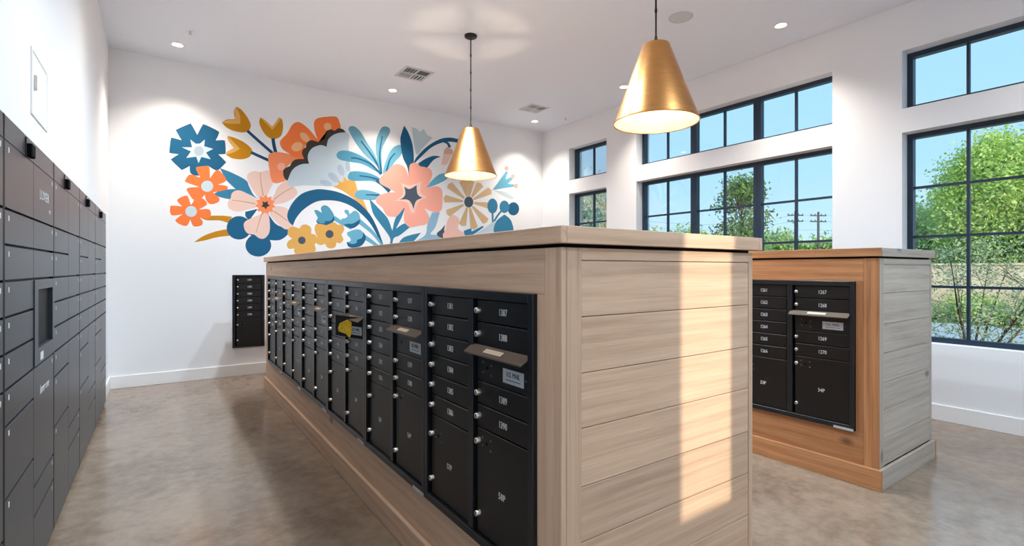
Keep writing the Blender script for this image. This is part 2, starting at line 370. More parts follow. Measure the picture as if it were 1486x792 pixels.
# =================================================================== mailbox islands
IZ = 1.50                                            # underside of the counters
RZ0, RZ1 = .345, 1.335                               # opening for the mailbox units
def island(name, label, X0, X1, Y0, Y1, cab0, cab1, oak, plank_tops):
    """X0 is the mailbox face, Y0 the near end"""
    t = thing(name, label, 'island', (X0, Y0, 0))
    fy, fz, ex, ez, py_, px_ = oak
    w = X1 - X0; l = Y1 - Y0; th = .02; pl = .135
    def part(n, b, m, bev=.0015, lab=None):
        o = obj(n, boxes(b, bevel=bev), m, t)
        if lab: o['label'] = lab
        return o
    RV = .012                                    # gap whose black filler strip paints in the counter's shadow
    # mailbox face: rails and stiles around the opening
    c0, c1 = cab0 - Y0, cab1 - Y0
    part('top_rail', (0, th, .085, l - .085, RZ1, IZ - RV), fy); part('painted_shade', (.012, w - .012, .012, l - .012, IZ - RV - .002, IZ), 'void', 0); part('bottom_rail', (0, th, .085, l - .085, .02, RZ0), fy)
    part('corner_post', (-.001, th, 0, .084, .02, IZ - RV), fz); part('corner_post', (-.001, th, l - .084, l, .02, IZ - RV), fz)
    part('stile', (.001, th, .085, c0, RZ0, RZ1), fz); part('stile', (.001, th, c1, l - .085, RZ0, RZ1), fz)
    # end faces: a flat frame with planks set in
    for yy, s in ((0, 1), (l, -1)):
        def eb(n, xa, xb, za, zb, rec, m):
            ya, yb = sorted((yy + s * rec, yy + s * (th + .004))); return part(n, (xa, xb, ya, yb, za, zb), m)
        eb('end_stile', th + .001, .085, .02, IZ - RV, 0, ez); eb('end_stile', w - .03, w, .02, IZ - RV, 0, ez)
        eb('end_rail', .0852, w - .0302, 1.448, IZ - RV, 0.0005, ex)
        tops = plank_tops
        for a, b in zip(tops, tops[1:]): eb('plank', .0855, w - .0305, b + .0012, a - .0012, .003, ex)
        part('backing', (.03, w - .03, *sorted((yy + s * (th + .005), yy + s * (th + .012))), .02, IZ - RV - .004), 'oak_x', 0)
    # face on the far side: planks
    for a, b in zip(plank_tops, plank_tops[1:]): part('plank', (w - th, w - .002, .03, l - .03, b + .0012, a - .0012), fy)
    part('back_rail', (w - th, w - .001, .03, l - .03, 1.449, IZ - RV), fy)
    # plinth boards
    po = .022
    part('plinth_board', (-po, 0, -po, l + po, 0, pl), py_, .003); part('plinth_board', (w, w + po, -po, l + po, 0, pl), py_, .003)
    part('plinth_board', (.0005, w - .0005, -po, 0, 0, pl), px_, .003); part('plinth_board', (.0005, w - .0005, l, l + po, 0, pl), px_, .003)
    return t
PT = [1.447, 1.263, 1.08, .9, .71, .53, .345, .137]
I1 = dict(X0=1.035, X1=2.133, Y0=1.209, Y1=6.60); I2 = dict(X0=3.77, X1=4.76, Y0=1.30, Y1=6.60)
CW = .845
C1A = 1.337; C1B = C1A + 6 * CW
C2A = 1.43; C2B = C2A + 6 * CW - .12
island('mailbox_island', 'long whitewashed oak island with a sunlit plank end', cab0=C1A, cab1=C1B, oak=('oak_y', 'oak_z', 'oak_x', 'oak_z', 'oak_y', 'oak_x'), plank_tops=PT, **I1)
island('mailbox_island', 'oak island by the tall windows with warm light and cool daylight tinted in', cab0=C2A, cab1=C2A + 2 * CW, oak=('warmlit_y', 'warmlit_z', 'coollit_x', 'coollit_z', 'warmlit_y', 'coollit_x'), plank_tops=[1.447, 1.26, 1.06, .87, .68, .5, .31, .137], **I2)
def counter(X0, X1, Y0, Y1, label, my, mx):
    t = thing('countertop', label, 'countertop', ((X0 + X1) / 2, (Y0 + Y1) / 2, IZ))
    w, l = (X1 - X0) / 2, (Y1 - Y0) / 2
    n = 5; bw = (2 * w - .05) / n
    for i in range(n): obj('board', boxes((-w + .025 + i * bw, -w + .025 + (i + 1) * bw - .001, -l + .025, l - .025, 0.0005, .0545), bevel=.001), my, t)
    obj('edge_board', boxes((-w, -w + .0245, -l, l, 0, .055), bevel=.002), my, t); obj('edge_board', boxes((w - .0245, w, -l, l, 0, .055), bevel=.002), my, t)
    obj('edge_board', boxes((-w + .0248, w - .0248, -l, -l + .0245, 0, .055), bevel=.002), mx, t); obj('edge_board', boxes((-w + .0248, w - .0248, l - .0245, l, 0, .055), bevel=.002), mx, t)
counter(1.013, 2.175, 1.187, 6.64, 'thick whitewashed oak top of the long island', 'oak_y', 'oak_x')
counter(3.755, 4.80, 1.283, 6.64, 'oak top of the smaller island by the windows with warm and cool light tinted in', 'warmlit_y', 'coollit_x')

# =================================================================== mailbox units
UH = .0925
me_lock = lathe([(0, -.019), (.009, -.0185), (.0128, -.014), (.0136, -.004), (.0155, 0), (.0155, .002)], 14); me_lock.transform(Matrix.Rotation(math.radians(-90), 4, 'X')); me_lock.materials.append(M['nickel'])
me_rivet = lathe([(0, -.003), (.003, -.0025), (.0045, 0)], 8); me_rivet.transform(Matrix.Rotation(math.radians(-90), 4, 'X')); me_rivet.materials.append(M['rivet'])
me_key = lathe([(0, -.0015), (.006, -.0012), (.007, 0)], 10); me_key.transform(Matrix.Rotation(math.radians(-90), 4, 'X')); me_key.materials.append(M['void'])
# turn the lathe axis so the parts point towards -y
for me in (me_lock, me_rivet, me_key):
    if min(v.co.y for v in me.vertices) > -.001: me.transform(Matrix.Rotation(math.radians(180), 4, 'X'))
def mail_unit(loc, rz, first, parcel, label, cols=2, ajar=False, width=CW, group=None, hgt=.99, plate=True):
    """origin: bottom left of the face as one looks at it; x right, y into the wall, z up"""
    t = thing('mailbox_unit', label, 'mailboxes', loc, rz, group)
    W = width - .003; fz = (hgt - 10 * UH) / 2; fx = .03; dv = .042
    cw = (W - 2 * fx - (cols - 1) * dv) / cols
    f = .016                                     # frame stands this far out
    bm = bmesh.new()
    add_box(bm, 0, fx, -f, .03, 0, hgt); add_box(bm, W - fx, W, -f, .03, 0, hgt)
    add_box(bm, fx, W - fx, -f, .03, 0, fz); add_box(bm, fx, W - fx, -f, .03, hgt - fz, hgt)
    bmesh.ops.bevel(bm, geom=bm.edges[:], offset=.0015, segments=1, affect='EDGES')
    obj('frame', mesh_of(bm), 'blackframe', t)
    obj('body', boxes((.002, W - .002, .0301, .38, .002, hgt - .002)), 'void', t)
    for c in range(cols - 1): obj('divider', cbox(dv - .004, .04, 10 * UH - .002, 'blackframe'), None, t, (fx + (c + 1) * cw + c * dv + .002, -.011, fz + .001))
    zt = hgt - fz
    num = first
    def lock(p, x, z): obj('lock', me_lock, None, p, (x, 0, z))
    for c in range(cols):
        x0 = fx + c * (cw + dv) + .014; w = cw - .018; z = zt
        rows = ['d'] * 6 + ['p4'] if c == 0 else ['d', 'd', 's', 'd', 'd', 'p45']
        for r in rows:
            u = {'d': 1, 's': 1.5, 'p4': 4, 'p45': 4.5}[r]; hgt_ = u * UH - .004; z -= u * UH
            if r == 'd':
                d = obj('door', cbox(w, .02, hgt_, 'black', .0035), None, t, (x0, .001, z + .002))
                lock(d, .014, hgt_ / 2); obj('number', text_mesh(str(num), .036, 'white', .78), None, d, (w * .52, -.0008, hgt_ / 2)); num += 1
            elif r == 's':
                d = obj('outgoing_mail_panel', boxes((-w, 0, 0, .014, 0, hgt_), bevel=.0018), 'black', t, (x0 + w, .001, z + .002), (0, 0, math.radians(14) if ajar else 0))
                for rx, rz_ in ((.045, .035), (.045, .075), (.105, .03), (.105, .07)): obj('rivet', me_rivet, None, d, (rx - w, 0, rz_))
                obj('rivet', me_rivet, None, d, (-.025, 0, .05)); obj('keyhole', me_key, None, d, (.075 - w, 0, .055))
                lw = .13
                obj('mail_plate', cbox(lw, .0012, .052, 'plate', 0), None, d, (-w * .2 - lw * .75, -.0012, .022))
                obj('lettering', text_mesh('U.S. MAIL', .026, 'ink', .8), None, d, (-w * .2 - lw * .25, -.0018, .055))
                obj('printed_line', cbox(lw * .7, .0006, .0025, 'ink', 0), None, d, (-w * .2 - lw * .6, -.0018, .034))
                if ajar:
                    bm = bmesh.new(); P_ = [(-.31, .05), (-.285, .085), (-.2, .112), (-.15, .1), (-.145, .03), (-.17, -.002), (-.21, .02), (-.3, .03)]
                    a_ = [bm.verts.new((px, -.006, pz)) for px, pz in P_]; b_ = [bm.verts.new((px, -.0022, pz)) for px, pz in P_]
                    bm.faces.new(a_); bm.faces.new(b_[::-1])
                    for i in range(len(P_)): bm.faces.new((a_[i], b_[i], b_[(i + 1) % len(P_)], a_[(i + 1) % len(P_)]))
                    bmesh.ops.recalc_face_normals(bm, faces=bm.faces[:])
                    o = obj('taped_paper', mesh_of(bm), 'yellow', d); o['label'] = 'crumpled yellow paper on the mail slot panel'
                # sloping hood over the slot
                bm = bmesh.new(); hx0, hx1 = x0 - .03, x0 + w + .008; zt_ = z + u * UH + .004; zb_ = zt_ - .026; pj = .046
                q = [(hx0, -.001, zt_), (hx1, -.001, zt_), (hx1 - .004, -pj, zb_), (hx0 + .004, -pj, zb_), (hx0, -.001, zt_ - .005), (hx1, -.001, zt_ - .005), (hx1 - .004, -pj, zb_ - .006), (hx0 + .004, -pj, zb_ - .006)]
                v_ = [bm.verts.new(p) for p in q]
                for fc in ((0, 3, 2, 1), (4, 5, 6, 7), (3, 7, 6, 2), (0, 4, 7, 3), (1, 2, 6, 5), (0, 1, 5, 4)): bm.faces.new([v_[i] for i in fc])
                bmesh.ops.recalc_face_normals(bm, faces=bm.faces[:])
                hd = obj('slot_hood', mesh_of(bm), 'bronze', t); hd['label'] = 'sloping bronze hood'
                sl = math.atan2(.026, pj - .001); sm = boxes((-.06, .06, -.011, .011, 0, .0008)); sm.transform(Matrix.Rotation(sl, 4, 'X'))
                obj('sticker', sm, 'sticker', hd, ((hx0 + hx1) / 2 - .01, -pj * .52, zt_ - .026 * .52 + .0012))
            else:
                d = obj('parcel_door', cbox(w, .02, hgt_, 'black', .0018), None, t, (x0, .001, z + .002))
                lock(d, .014, hgt_ - (.085 if r == 'p4' else .05)); lock(d, .014, .075)
                kx, kz = .07, hgt_ - (.085 if r == 'p4' else .05)
                obj('keyhole', me_key, None, d, (kx, 0, kz))
                for rx, rz_ in ((-.028, .02), (-.028, -.012), (.03, .018), (.03, -.02)): obj('rivet', me_rivet, None, d, (kx + rx, 0, kz + rz_))
                if parcel: obj('number', text_mesh('%dP' % (parcel + c), .036, 'white', .85), None, d, (w * .5, -.0008, hgt_ * .47))
    if plate: obj('maker_plate', cbox(.12, .0015, .016, 'plate', 0), None, t, (W - .125, -f - .0016, -.002))
    return t
R90 = math.radians(-90)
ORD = ['black mailbox unit numbered 1381 to 1390 at the near end of the long island',
       'black mailbox unit numbered 1371 to 1380, second from the near end',
       'third black mailbox unit from the near end, with yellow paper on its slot',
       'fourth black mailbox unit from the near end of the long island',
       'fifth black mailbox unit, second from the mural end of the long island',
       'sixth black mailbox unit, at the mural end of the long island']
for i in range(6):
    # face looks towards -X; unit's left edge is the far one
    mail_unit((I1['X0'], C1A + (i + 1) * CW - .0015, RZ0), R90, 1381 - 10 * i, 57 - 2 * i, ORD[i], ajar=(i == 2), group='mailbox units in the islands')
mail_unit((I2['X0'], C2A + CW - .0015, RZ0), R90, 1261, 33, 'black mailbox unit numbered 1261 to 1270 in the oak island by the windows', group='mailbox units in the islands')
mail_unit((I2['X0'], C2A + 2 * CW - .0015, RZ0), R90, 1251, 31, 'black mailbox unit hidden behind the long island', group='mailbox units in the islands')
# the single column unit is surface set in a shallow wall box
mail_unit((.785, YF - .004, .37), 0, 1391, None, 'single column black mailbox unit on the mural wall', cols=1, width=.385, hgt=.965, plate=False)

# =================================================================== parcel lockers
def zrow(i): return 1.642 - .134 * i
ROWS_L = [(-99, 0), (0, 1), (1, 2), (2, 3), (3, 4), (4, 5), (5, 6), (6, 8), (8, 12)]
ROWS_R = [(-99, 0), (0, 2), (2, 3), (3, 4), (4, 5), (5, 9), (9, 10), (10, 12)]
ROWS_L1 = [(-99, 0), (0, 1), (1, 2), (2, 3), (3, 4), (4, 5), (5, 6), (6, 8), (8, 12)]
ROWS_R1 = [(-99, 0), (0, 1), (1, 2), ('panel', 5), (5, 9), (9, 10), (10, 12)]
me_camera = boxes((-.035, .035, -.02, 0, -.028, .028), bevel=.004); me_camera.materials.append(M['void'])
def locker_unit(y0, label, control):
    t = thing('locker_unit', label, 'lockers', (XL + .023, y0, 0), math.radians(90), 'parcel locker units along the left wall')
    W = LKW - .002; hw_ = W / 2; zt = 1.892
    obj('body', boxes((0.001, W - .001, .004, .5, .0, LKH), (0.001, W - .001, .0, .004, 0, .03), (.001, .012, -.012, .004, 0.03, LKH), (W - .012, W - .001, -.012, .004, .03, LKH)), 'lockerdark', t)
    hd = obj('header', boxes((.002, hw_ - .001, -.012, .0038, zt + .003, LKH), (hw_ + .001, W - .002, -.012, .0038, zt + .003, LKH), bevel=.001), 'locker', t)
    obj('camera', me_camera, None, t, (W * .385, -.012, 1.925))
    obj('camera_bracket', boxes((-.05, -.044, -.004, 0, -.04, .045)), 'lockerdark', t, (W * .385, -.012, 1.93))
    for c, rows in enumerate(((ROWS_L1, ROWS_R1) if control else (ROWS_L, ROWS_R))):
        xa = .0125 + c * (hw_ - .0125) + (.0015 if c else 0); w = hw_ - .0125 - .0025
        for a, b in rows:
            if a == 'panel':
                z1, z0 = zrow(2) - .005, zrow(5) + .005; hh = z1 - z0
                p = obj('control_panel', boxes((0, .08, -.016, .003, 0, hh), (w - .05, w, -.016, .003, 0, hh), (.08, w - .05, -.016, .003, hh - .045, hh), (.08, w - .05, -.016, .003, 0, .075), bevel=.001), 'locker', t, (xa, 0, z0))
                p['label'] = 'control panel with a recessed screen'
                obj('screen', boxes((.0805, w - .0505, .001, .0035, .0755, hh - .0455)), 'screen', p)
                obj('reader', boxes((w * .25, w * .25 + .07, -.0172, -.016, .014, .05)), 'white', p)
                continue
            z1 = (zt if a == -99 else zrow(a) - .005); z0 = zrow(b) + .005; hh = z1 - z0
            d = obj('door', cbox(w, .0158, hh, 'locker', .0012), None, t, (xa, -.012, z0))
            tx = .05 if c == 0 else w - .045
            obj('number_tag', cbox(.014, .0008, .02, 'white', 0), None, d, (tx, -.0008, hh - .038))
            if control and c == 1 and a == -99:
                obj('lettering', text_mesh('LUXER', .066, 'white', 1.25), None, d, (w * .5, -.0008, hh * .5))
                obj('lettering', text_mesh('ONE', .026, 'white', 1.1), None, d, (w * .78, -.0008, hh * .5 - .062))
            if control and c == 1 and a == 5:
                obj('lettering', text_mesh('luxer one', .06, 'white', 1.0, 'CENTER', .4), None, d, (w * .5, -.0008, hh * .77))
    return t
LKL = ['charcoal locker unit cut by the left edge of the picture', 'charcoal locker unit with control panel and recessed screen', 'charcoal locker unit right after the one with the screen',
       'charcoal locker unit, second from the mural end', 'charcoal locker unit at the mural end of the bank']
for i in range(LKN): locker_unit(LK0 + i * LKW + .001, LKL[i], i == 1)

# access panel on the wall above the lockers
t = thing('access_panel', 'small white access panel on the wall above the lockers', 'panel', (XL, 3.44, 2.15), math.radians(90))
obj('frame', boxes((-.2, -.185, -.006, 0, 0, .32), (.185, .2, -.006, 0, 0, .32), (-.185, .185, -.006, 0, 0, .015), (-.185, .185, -.006, 0, .305, .32), bevel=.001), 'trim', t)
obj('panel_door', boxes((-.182, .182, -.004, 0, .018, .302), bevel=.001), 'trim', t)
obj('latch', boxes((-.15, -.125, -.012, -.004, .13, .2), bevel=.002), 'nickel', t)

# =================================================================== mural (flat paint on the wall)
COL = {'blue': (32, 98, 138), 'navy': (26, 74, 112), 'teal': (58, 132, 170), 'lblue': (108, 176, 206), 'lblue2': (112, 170, 194), 'midblue': (86, 158, 192),
 'orange': (246, 128, 70), 'orange2': (246, 146, 100), 'peach': (240, 186, 138), 'salmon': (248, 176, 160), 'pink': (238, 206, 196), 'palepink': (242, 198, 186),
 'paleblue': (198, 218, 230), 'paleblue2': (196, 214, 226), 'paleblue3': (146, 188, 216), 'greyblue': (172, 188, 204), 'greyblue2': (174, 194, 214), 'sage': (192, 212, 222),
 'dark': (66, 60, 56), 'slate': (78, 92, 108), 'mustard': (200, 138, 26), 'lmustard': (228, 178, 100), 'gold': (226, 174, 94), 'tan': (200, 168, 138), 'tan2': (214, 184, 144), 'tanpink': (214, 178, 156)}
PM = {k: mat('mural_paint_' + k, v, .75, spec=.2) for k, v in COL.items()}
MURAL = [
 ('blue_flower', [
  ('petals','blue',[(0.388,3.131,1),(0.441,3.255),(0.471,3.274),(0.613,3.217),(0.627,3.181),(0.592,3.088,1),(0.678,3.104),(0.699,3.083),(0.705,2.946),(0.69,2.924),(0.623,2.912,1),(0.702,2.829),(0.702,2.806),(0.625,2.711),(0.59,2.7),(0.502,2.751,1),(0.491,2.649),(0.382,2.608),(0.315,2.636),(0.307,2.722,1),(0.232,2.667),(0.21,2.673),(0.115,2.771),(0.117,2.791),(0.188,2.856,1),(0.101,2.86),(0.093,2.879),(0.108,3.037),(0.128,3.053),(0.221,3.037,1),(0.164,3.143),(0.171,3.166),(0.304,3.257),(0.326,3.251)]),
  ('star','paleblue',[(0.313,3.06,1),(0.371,3.015,1),(0.416,3.022,1),(0.471,3.083,1),(0.464,2.995,1),(0.564,2.975,1),(0.485,2.917,1),(0.537,2.836,1),(0.433,2.854,1),(0.402,2.77,1),(0.377,2.85,1),(0.27,2.82,1),(0.32,2.909,1),(0.224,2.949,1),(0.332,2.963,1)]),
  ('centre','greyblue',[(0.457,2.934),(0.452,2.906),(0.438,2.883),(0.417,2.868),(0.393,2.865),(0.372,2.874),(0.358,2.894),(0.353,2.92),(0.358,2.947),(0.372,2.97),(0.393,2.985),(0.417,2.988),(0.438,2.979),(0.452,2.96)]),
 ]),
 ('yellow_tulip', [
  ('cup','mustard',[(0.827,3.57,1),(0.891,3.54),(0.966,3.444),(1.001,3.351),(0.972,3.273),(0.903,3.24),(0.793,3.245),(0.708,3.283),(0.661,3.334,1),(0.72,3.381),(0.799,3.398,1),(0.811,3.417),(0.799,3.498)]),
  ('inner_petal','lmustard',[(0.827,3.561,1),(0.869,3.469),(0.876,3.352,1),(0.756,3.332),(0.663,3.336,1),(0.732,3.376),(0.811,3.392,1),(0.815,3.459),(0.803,3.501)]),
  ('stem','navy',[(0.948,3.256,1),(1.093,3.132),(1.256,2.997,1),(1.279,3.03,1),(1.116,3.164),(0.971,3.287,1)]),
 ]),
 ('yellow_tulip', [
  ('cup','mustard',[(0.726,3.166,1),(0.805,3.156),(0.916,3.114),(1.006,3.042),(1.016,2.98),(0.978,2.919),(0.891,2.88),(0.781,2.88),(0.708,2.919,1),(0.72,2.955),(0.799,3.017,1),(0.775,3.052),(0.732,3.115)]),
  ('inner_petal','lmustard',[(0.726,3.164,1),(0.781,3.115),(0.869,3.017,1),(0.805,2.966),(0.708,2.919,1),(0.72,2.959),(0.799,3.017,1),(0.775,3.052),(0.736,3.115)]),
  ('stem','navy',[(0.996,2.97,1),(1.098,2.931),(1.214,2.888,1),(1.229,2.926,1),(1.112,2.968),(1.01,3.007,1)]),
 ]),
 ('yellow_tulip', [
  ('cup','mustard',[(1.117,3.477,1),(1.175,3.451),(1.266,3.38,1),(1.319,3.461),(1.352,3.517),(1.392,3.488),(1.403,3.373),(1.372,3.259),(1.279,3.206),(1.201,3.233),(1.136,3.316),(1.104,3.41)]),
  ('inner_petal','lmustard',[(1.12,3.473,1),(1.266,3.334,1),(1.37,3.491),(1.352,3.513),(1.319,3.458),(1.266,3.38,1),(1.175,3.448)]),
  ('stem','navy',[(1.253,3.209,1),(1.266,3.117),(1.288,3.021,1),(1.329,3.037,1),(1.308,3.131),(1.295,3.222,1)]),
 ]),
 ('teal_leaf', [
  ('blade','teal',[(0.637,2.735,1),(0.781,2.687),(0.941,2.607),(0.978,2.533),(1.029,2.425),(1.092,2.359,1),(0.978,2.421),(0.842,2.465),(0.781,2.514),(0.708,2.59),(0.667,2.675)]),
 ]),
 ('teal_leaf', [
  ('blade','teal',[(0.566,2.391,1),(0.661,2.447),(0.829,2.476),(0.879,2.432),(0.781,2.347),(0.732,2.339),(0.637,2.356)]),
 ]),
 ('mustard_stem', [
  ('blade','mustard',[(0.422,2.074,1),(0.543,2.105),(0.684,2.114),(0.781,2.106,1),(0.732,2.023,1),(0.637,2.05),(0.497,2.045)]),
 ]),
 ('mustard_stem', [
  ('blade','mustard',[(0.354,1.757,1),(0.451,1.838),(0.59,1.904),(0.72,1.94,1),(0.759,1.856,1),(0.613,1.831),(0.474,1.785)]),
 ]),
 ('orange_flower', [
  ('petals','orange',[(0.422,2.585,1),(0.374,2.696),(0.405,2.725),(0.497,2.744),(0.522,2.722),(0.528,2.588,1),(0.59,2.693),(0.639,2.695),(0.712,2.584),(0.619,2.516,1),(0.708,2.51),(0.732,2.48),(0.69,2.448),(0.56,2.41,1),(0.631,2.344),(0.619,2.288),(0.537,2.255),(0.487,2.298),(0.471,2.371,1),(0.439,2.328,1),(0.416,2.3),(0.348,2.298),(0.295,2.376),(0.274,2.425),(0.309,2.45),(0.411,2.466,1),(0.27,2.513),(0.262,2.545),(0.313,2.616)]),
  ('centre','paleblue',[(0.563,2.49),(0.556,2.458),(0.538,2.432),(0.511,2.415),(0.482,2.413),(0.456,2.424),(0.438,2.447),(0.431,2.478),(0.438,2.509),(0.456,2.535),(0.482,2.552),(0.511,2.555),(0.538,2.544),(0.556,2.52)]),
 ]),
 ('orange_flower', [
  ('petals','orange',[(0.318,2.231,1),(0.287,2.334),(0.248,2.338),(0.182,2.293),(0.18,2.26),(0.226,2.205,1),(0.117,2.206),(0.102,2.176),(0.104,2.111),(0.133,2.085),(0.232,2.106,1),(0.171,2.05),(0.158,2.017),(0.204,1.977),(0.276,1.964),(0.313,2.045,1),(0.343,1.967),(0.394,1.96),(0.441,1.985),(0.445,2.032),(0.416,2.071,1),(0.497,2.065),(0.534,2.091),(0.535,2.159),(0.502,2.19),(0.405,2.177,1),(0.485,2.236),(0.491,2.277),(0.439,2.327),(0.371,2.321),(0.335,2.252)]),
  ('centre','paleblue',[(0.385,2.152),(0.378,2.121),(0.361,2.096),(0.336,2.081),(0.309,2.08),(0.284,2.092),(0.267,2.114),(0.261,2.144),(0.267,2.174),(0.284,2.199),(0.309,2.214),(0.336,2.216),(0.361,2.204),(0.378,2.181)]),
 ]),
 ('blue_clover', [
  ('lobe','blue',[(1.007,1.971),(0.992,1.902),(0.951,1.846),(0.892,1.814),(0.828,1.812),(0.77,1.84),(0.731,1.892),(0.717,1.958),(0.731,2.025),(0.77,2.081),(0.828,2.114),(0.892,2.118),(0.951,2.091),(0.992,2.039)]),
  ('lobe','blue',[(1.252,1.743),(1.236,1.675),(1.191,1.62),(1.127,1.59),(1.057,1.589),(0.995,1.617),(0.952,1.669),(0.937,1.734),(0.952,1.8),(0.995,1.855),(1.057,1.886),(1.127,1.889),(1.191,1.862),(1.236,1.81)]),
  ('lobe','blue',[(1.215,2.174,1),(1.314,2.036),(1.461,1.971),(1.461,1.897),(1.367,1.821),(1.248,1.814),(1.105,1.841),(0.978,1.893),(1.144,1.999)]),
  ('lobe','blue',[(0.934,2.129,1),(0.934,2.182,1),(1.086,2.233,1),(0.978,2.061,1)]),
 ]),
 ('pink_flower', [
  ('petal','pink',[(1.202,2.431,1),(1.235,2.506),(1.281,2.625),(1.261,2.738),(1.208,2.768),(1.118,2.737),(1.041,2.739),(0.972,2.699),(0.959,2.621),(1.016,2.5),(1.099,2.366,1),(1.156,2.313)]),
  ('petal','pink',[(1.194,2.33,1),(1.279,2.416),(1.332,2.543),(1.44,2.641),(1.535,2.591),(1.591,2.478),(1.467,2.366),(1.319,2.311)]),
  ('petal','pink',[(1.214,2.275,1),(1.372,2.286),(1.48,2.235),(1.535,2.047),(1.535,2.003),(1.44,1.97),(1.359,2.024),(1.266,2.12),(1.214,2.232)]),
  ('petal','pink',[(1.156,2.27,1),(1.15,2.185),(1.041,2.121),(0.928,2.045),(0.922,1.96),(0.966,1.892),(1.041,1.881),(1.105,1.834),(1.169,1.836),(1.228,1.917),(1.235,2.046),(1.215,2.174)]),
  ('petal','pink',[(1.144,2.305,1),(1.079,2.35),(0.966,2.425),(0.854,2.464),(0.781,2.423),(0.763,2.353),(0.732,2.295),(0.744,2.214),(0.842,2.179),(0.966,2.215),(1.079,2.258)]),
  ('vein','tan',[(1.111,2.733,1),(1.122,2.566),(1.146,2.411,1),(1.162,2.415,1),(1.134,2.569),(1.12,2.734,1)]),
  ('vein','tan',[(0.78,2.322,1),(0.915,2.31),(1.053,2.29,1),(1.055,2.307,1),(0.917,2.323),(0.781,2.332,1)]),
  ('vein','tan',[(1.068,1.909,1),(1.104,2.038),(1.141,2.167,1),(1.126,2.171,1),(1.093,2.041),(1.06,1.912,1)]),
  ('vein','tan',[(1.526,2.569,1),(1.396,2.482),(1.281,2.38,1),(1.291,2.367,1),(1.403,2.471),(1.531,2.56,1)]),
  ('vein','tan',[(1.463,2.092,1),(1.376,2.161),(1.29,2.222,1),(1.281,2.207,1),(1.369,2.149),(1.457,2.083,1)]),
  ('rosette','orange2',[(1.309,2.278,1),(1.264,2.254,1),(1.276,2.203,1),(1.228,2.208,1),(1.212,2.157,1),(1.177,2.191,1),(1.139,2.155,1),(1.127,2.205,1),(1.08,2.197,1),(1.094,2.248,1),(1.052,2.269,1),(1.088,2.305,1),(1.065,2.348,1),(1.112,2.358,1),(1.113,2.411,1),(1.156,2.391,1),(1.184,2.437,1),(1.209,2.394,1),(1.254,2.417,1),(1.253,2.364,1),(1.301,2.358,1),(1.273,2.312,1)]),
  ('eye','dark',[(1.208,2.35,1),(1.208,2.31,1),(1.236,2.284,1),(1.201,2.27,1),(1.186,2.231,1),(1.164,2.263,1),(1.128,2.264,1),(1.149,2.298,1),(1.142,2.337,1),(1.177,2.327,1)]),
 ]),
 ('orange_poppy', [
  ('petal','orange2',[(1.214,2.942),(1.24,3.003),(1.332,3.036),(1.494,3.029,1),(1.674,3.03),(1.674,2.97),(1.535,2.924),(1.44,2.824),(1.419,2.735),(1.44,2.649,1),(1.319,2.601),(1.259,2.631),(1.233,2.758)]),
  ('petal','orange',[(1.494,3.029,1),(1.399,3.082),(1.362,3.163),(1.386,3.225),(1.453,3.308),(1.522,3.443),(1.591,3.494),(1.66,3.481),(1.759,3.407),(1.853,3.301,1),(1.882,3.253),(1.731,3.209),(1.681,3.12),(1.681,2.986),(1.535,2.997)]),
  ('petal','orange',[(1.86,3.303,1),(1.824,3.41),(1.817,3.529),(1.875,3.599),(2.051,3.652),(2.134,3.659),(2.172,3.604),(2.187,3.49),(2.036,3.42),(1.962,3.302),(1.889,3.251)]),
  ('spot','peach',[(1.661,3.183),(1.663,3.155),(1.649,3.125),(1.624,3.098),(1.591,3.081),(1.558,3.077),(1.531,3.086),(1.515,3.106),(1.514,3.134),(1.527,3.163),(1.552,3.19),(1.585,3.207),(1.618,3.212),(1.645,3.203)]),
  ('spot','peach',[(1.749,3.24),(1.73,3.228),(1.702,3.23),(1.673,3.243),(1.647,3.267),(1.631,3.295),(1.626,3.323),(1.634,3.345),(1.653,3.356),(1.68,3.355),(1.71,3.342),(1.735,3.318),(1.753,3.29),(1.758,3.262)]),
  ('spot','peach',[(2.06,3.505),(2.055,3.481),(2.04,3.459),(2.018,3.445),(1.995,3.441),(1.973,3.448),(1.959,3.465),(1.953,3.488),(1.959,3.513),(1.973,3.534),(1.995,3.548),(2.018,3.552),(2.04,3.545),(2.055,3.528)]),
  ('spot','salmon',[(1.433,2.846),(1.428,2.822),(1.414,2.802),(1.393,2.79),(1.37,2.787),(1.35,2.795),(1.336,2.812),(1.331,2.834),(1.336,2.857),(1.35,2.877),(1.37,2.889),(1.393,2.892),(1.414,2.884),(1.428,2.868)]),
  ('dark_scallop','dark',[(1.406,2.733),(1.415,2.807),(1.494,2.863,1),(1.522,2.922),(1.577,2.966),(1.681,2.983,1),(1.653,3.057),(1.667,3.118),(1.705,3.153,1),(1.717,3.214),(1.774,3.264),(1.875,3.252,1),(1.962,3.31),(1.97,3.308,1),(1.97,3.372),(1.992,3.429),(2.051,3.461),(2.111,3.452,1),(2.164,3.497),(2.233,3.49),(2.271,3.452,1),(2.141,3.398),(2.036,3.306),(1.992,3.2,1),(1.875,3.199),(1.774,3.132),(1.731,3.022),(1.748,2.92,1),(1.618,2.889),(1.522,2.804),(1.46,2.649,1),(1.426,2.677)]),
  ('pale_scallop','paleblue2',[(1.46,2.644,1),(1.522,2.804),(1.632,2.898),(1.748,2.923,1),(1.731,3.037),(1.788,3.149),(1.904,3.211),(1.992,3.2,1),(2.021,3.319),(2.126,3.411),(2.271,3.452),(2.323,3.41),(2.31,3.268),(2.333,2.958),(2.388,2.681),(2.233,2.628),(2.051,2.626),(1.703,2.609),(1.501,2.575)]),
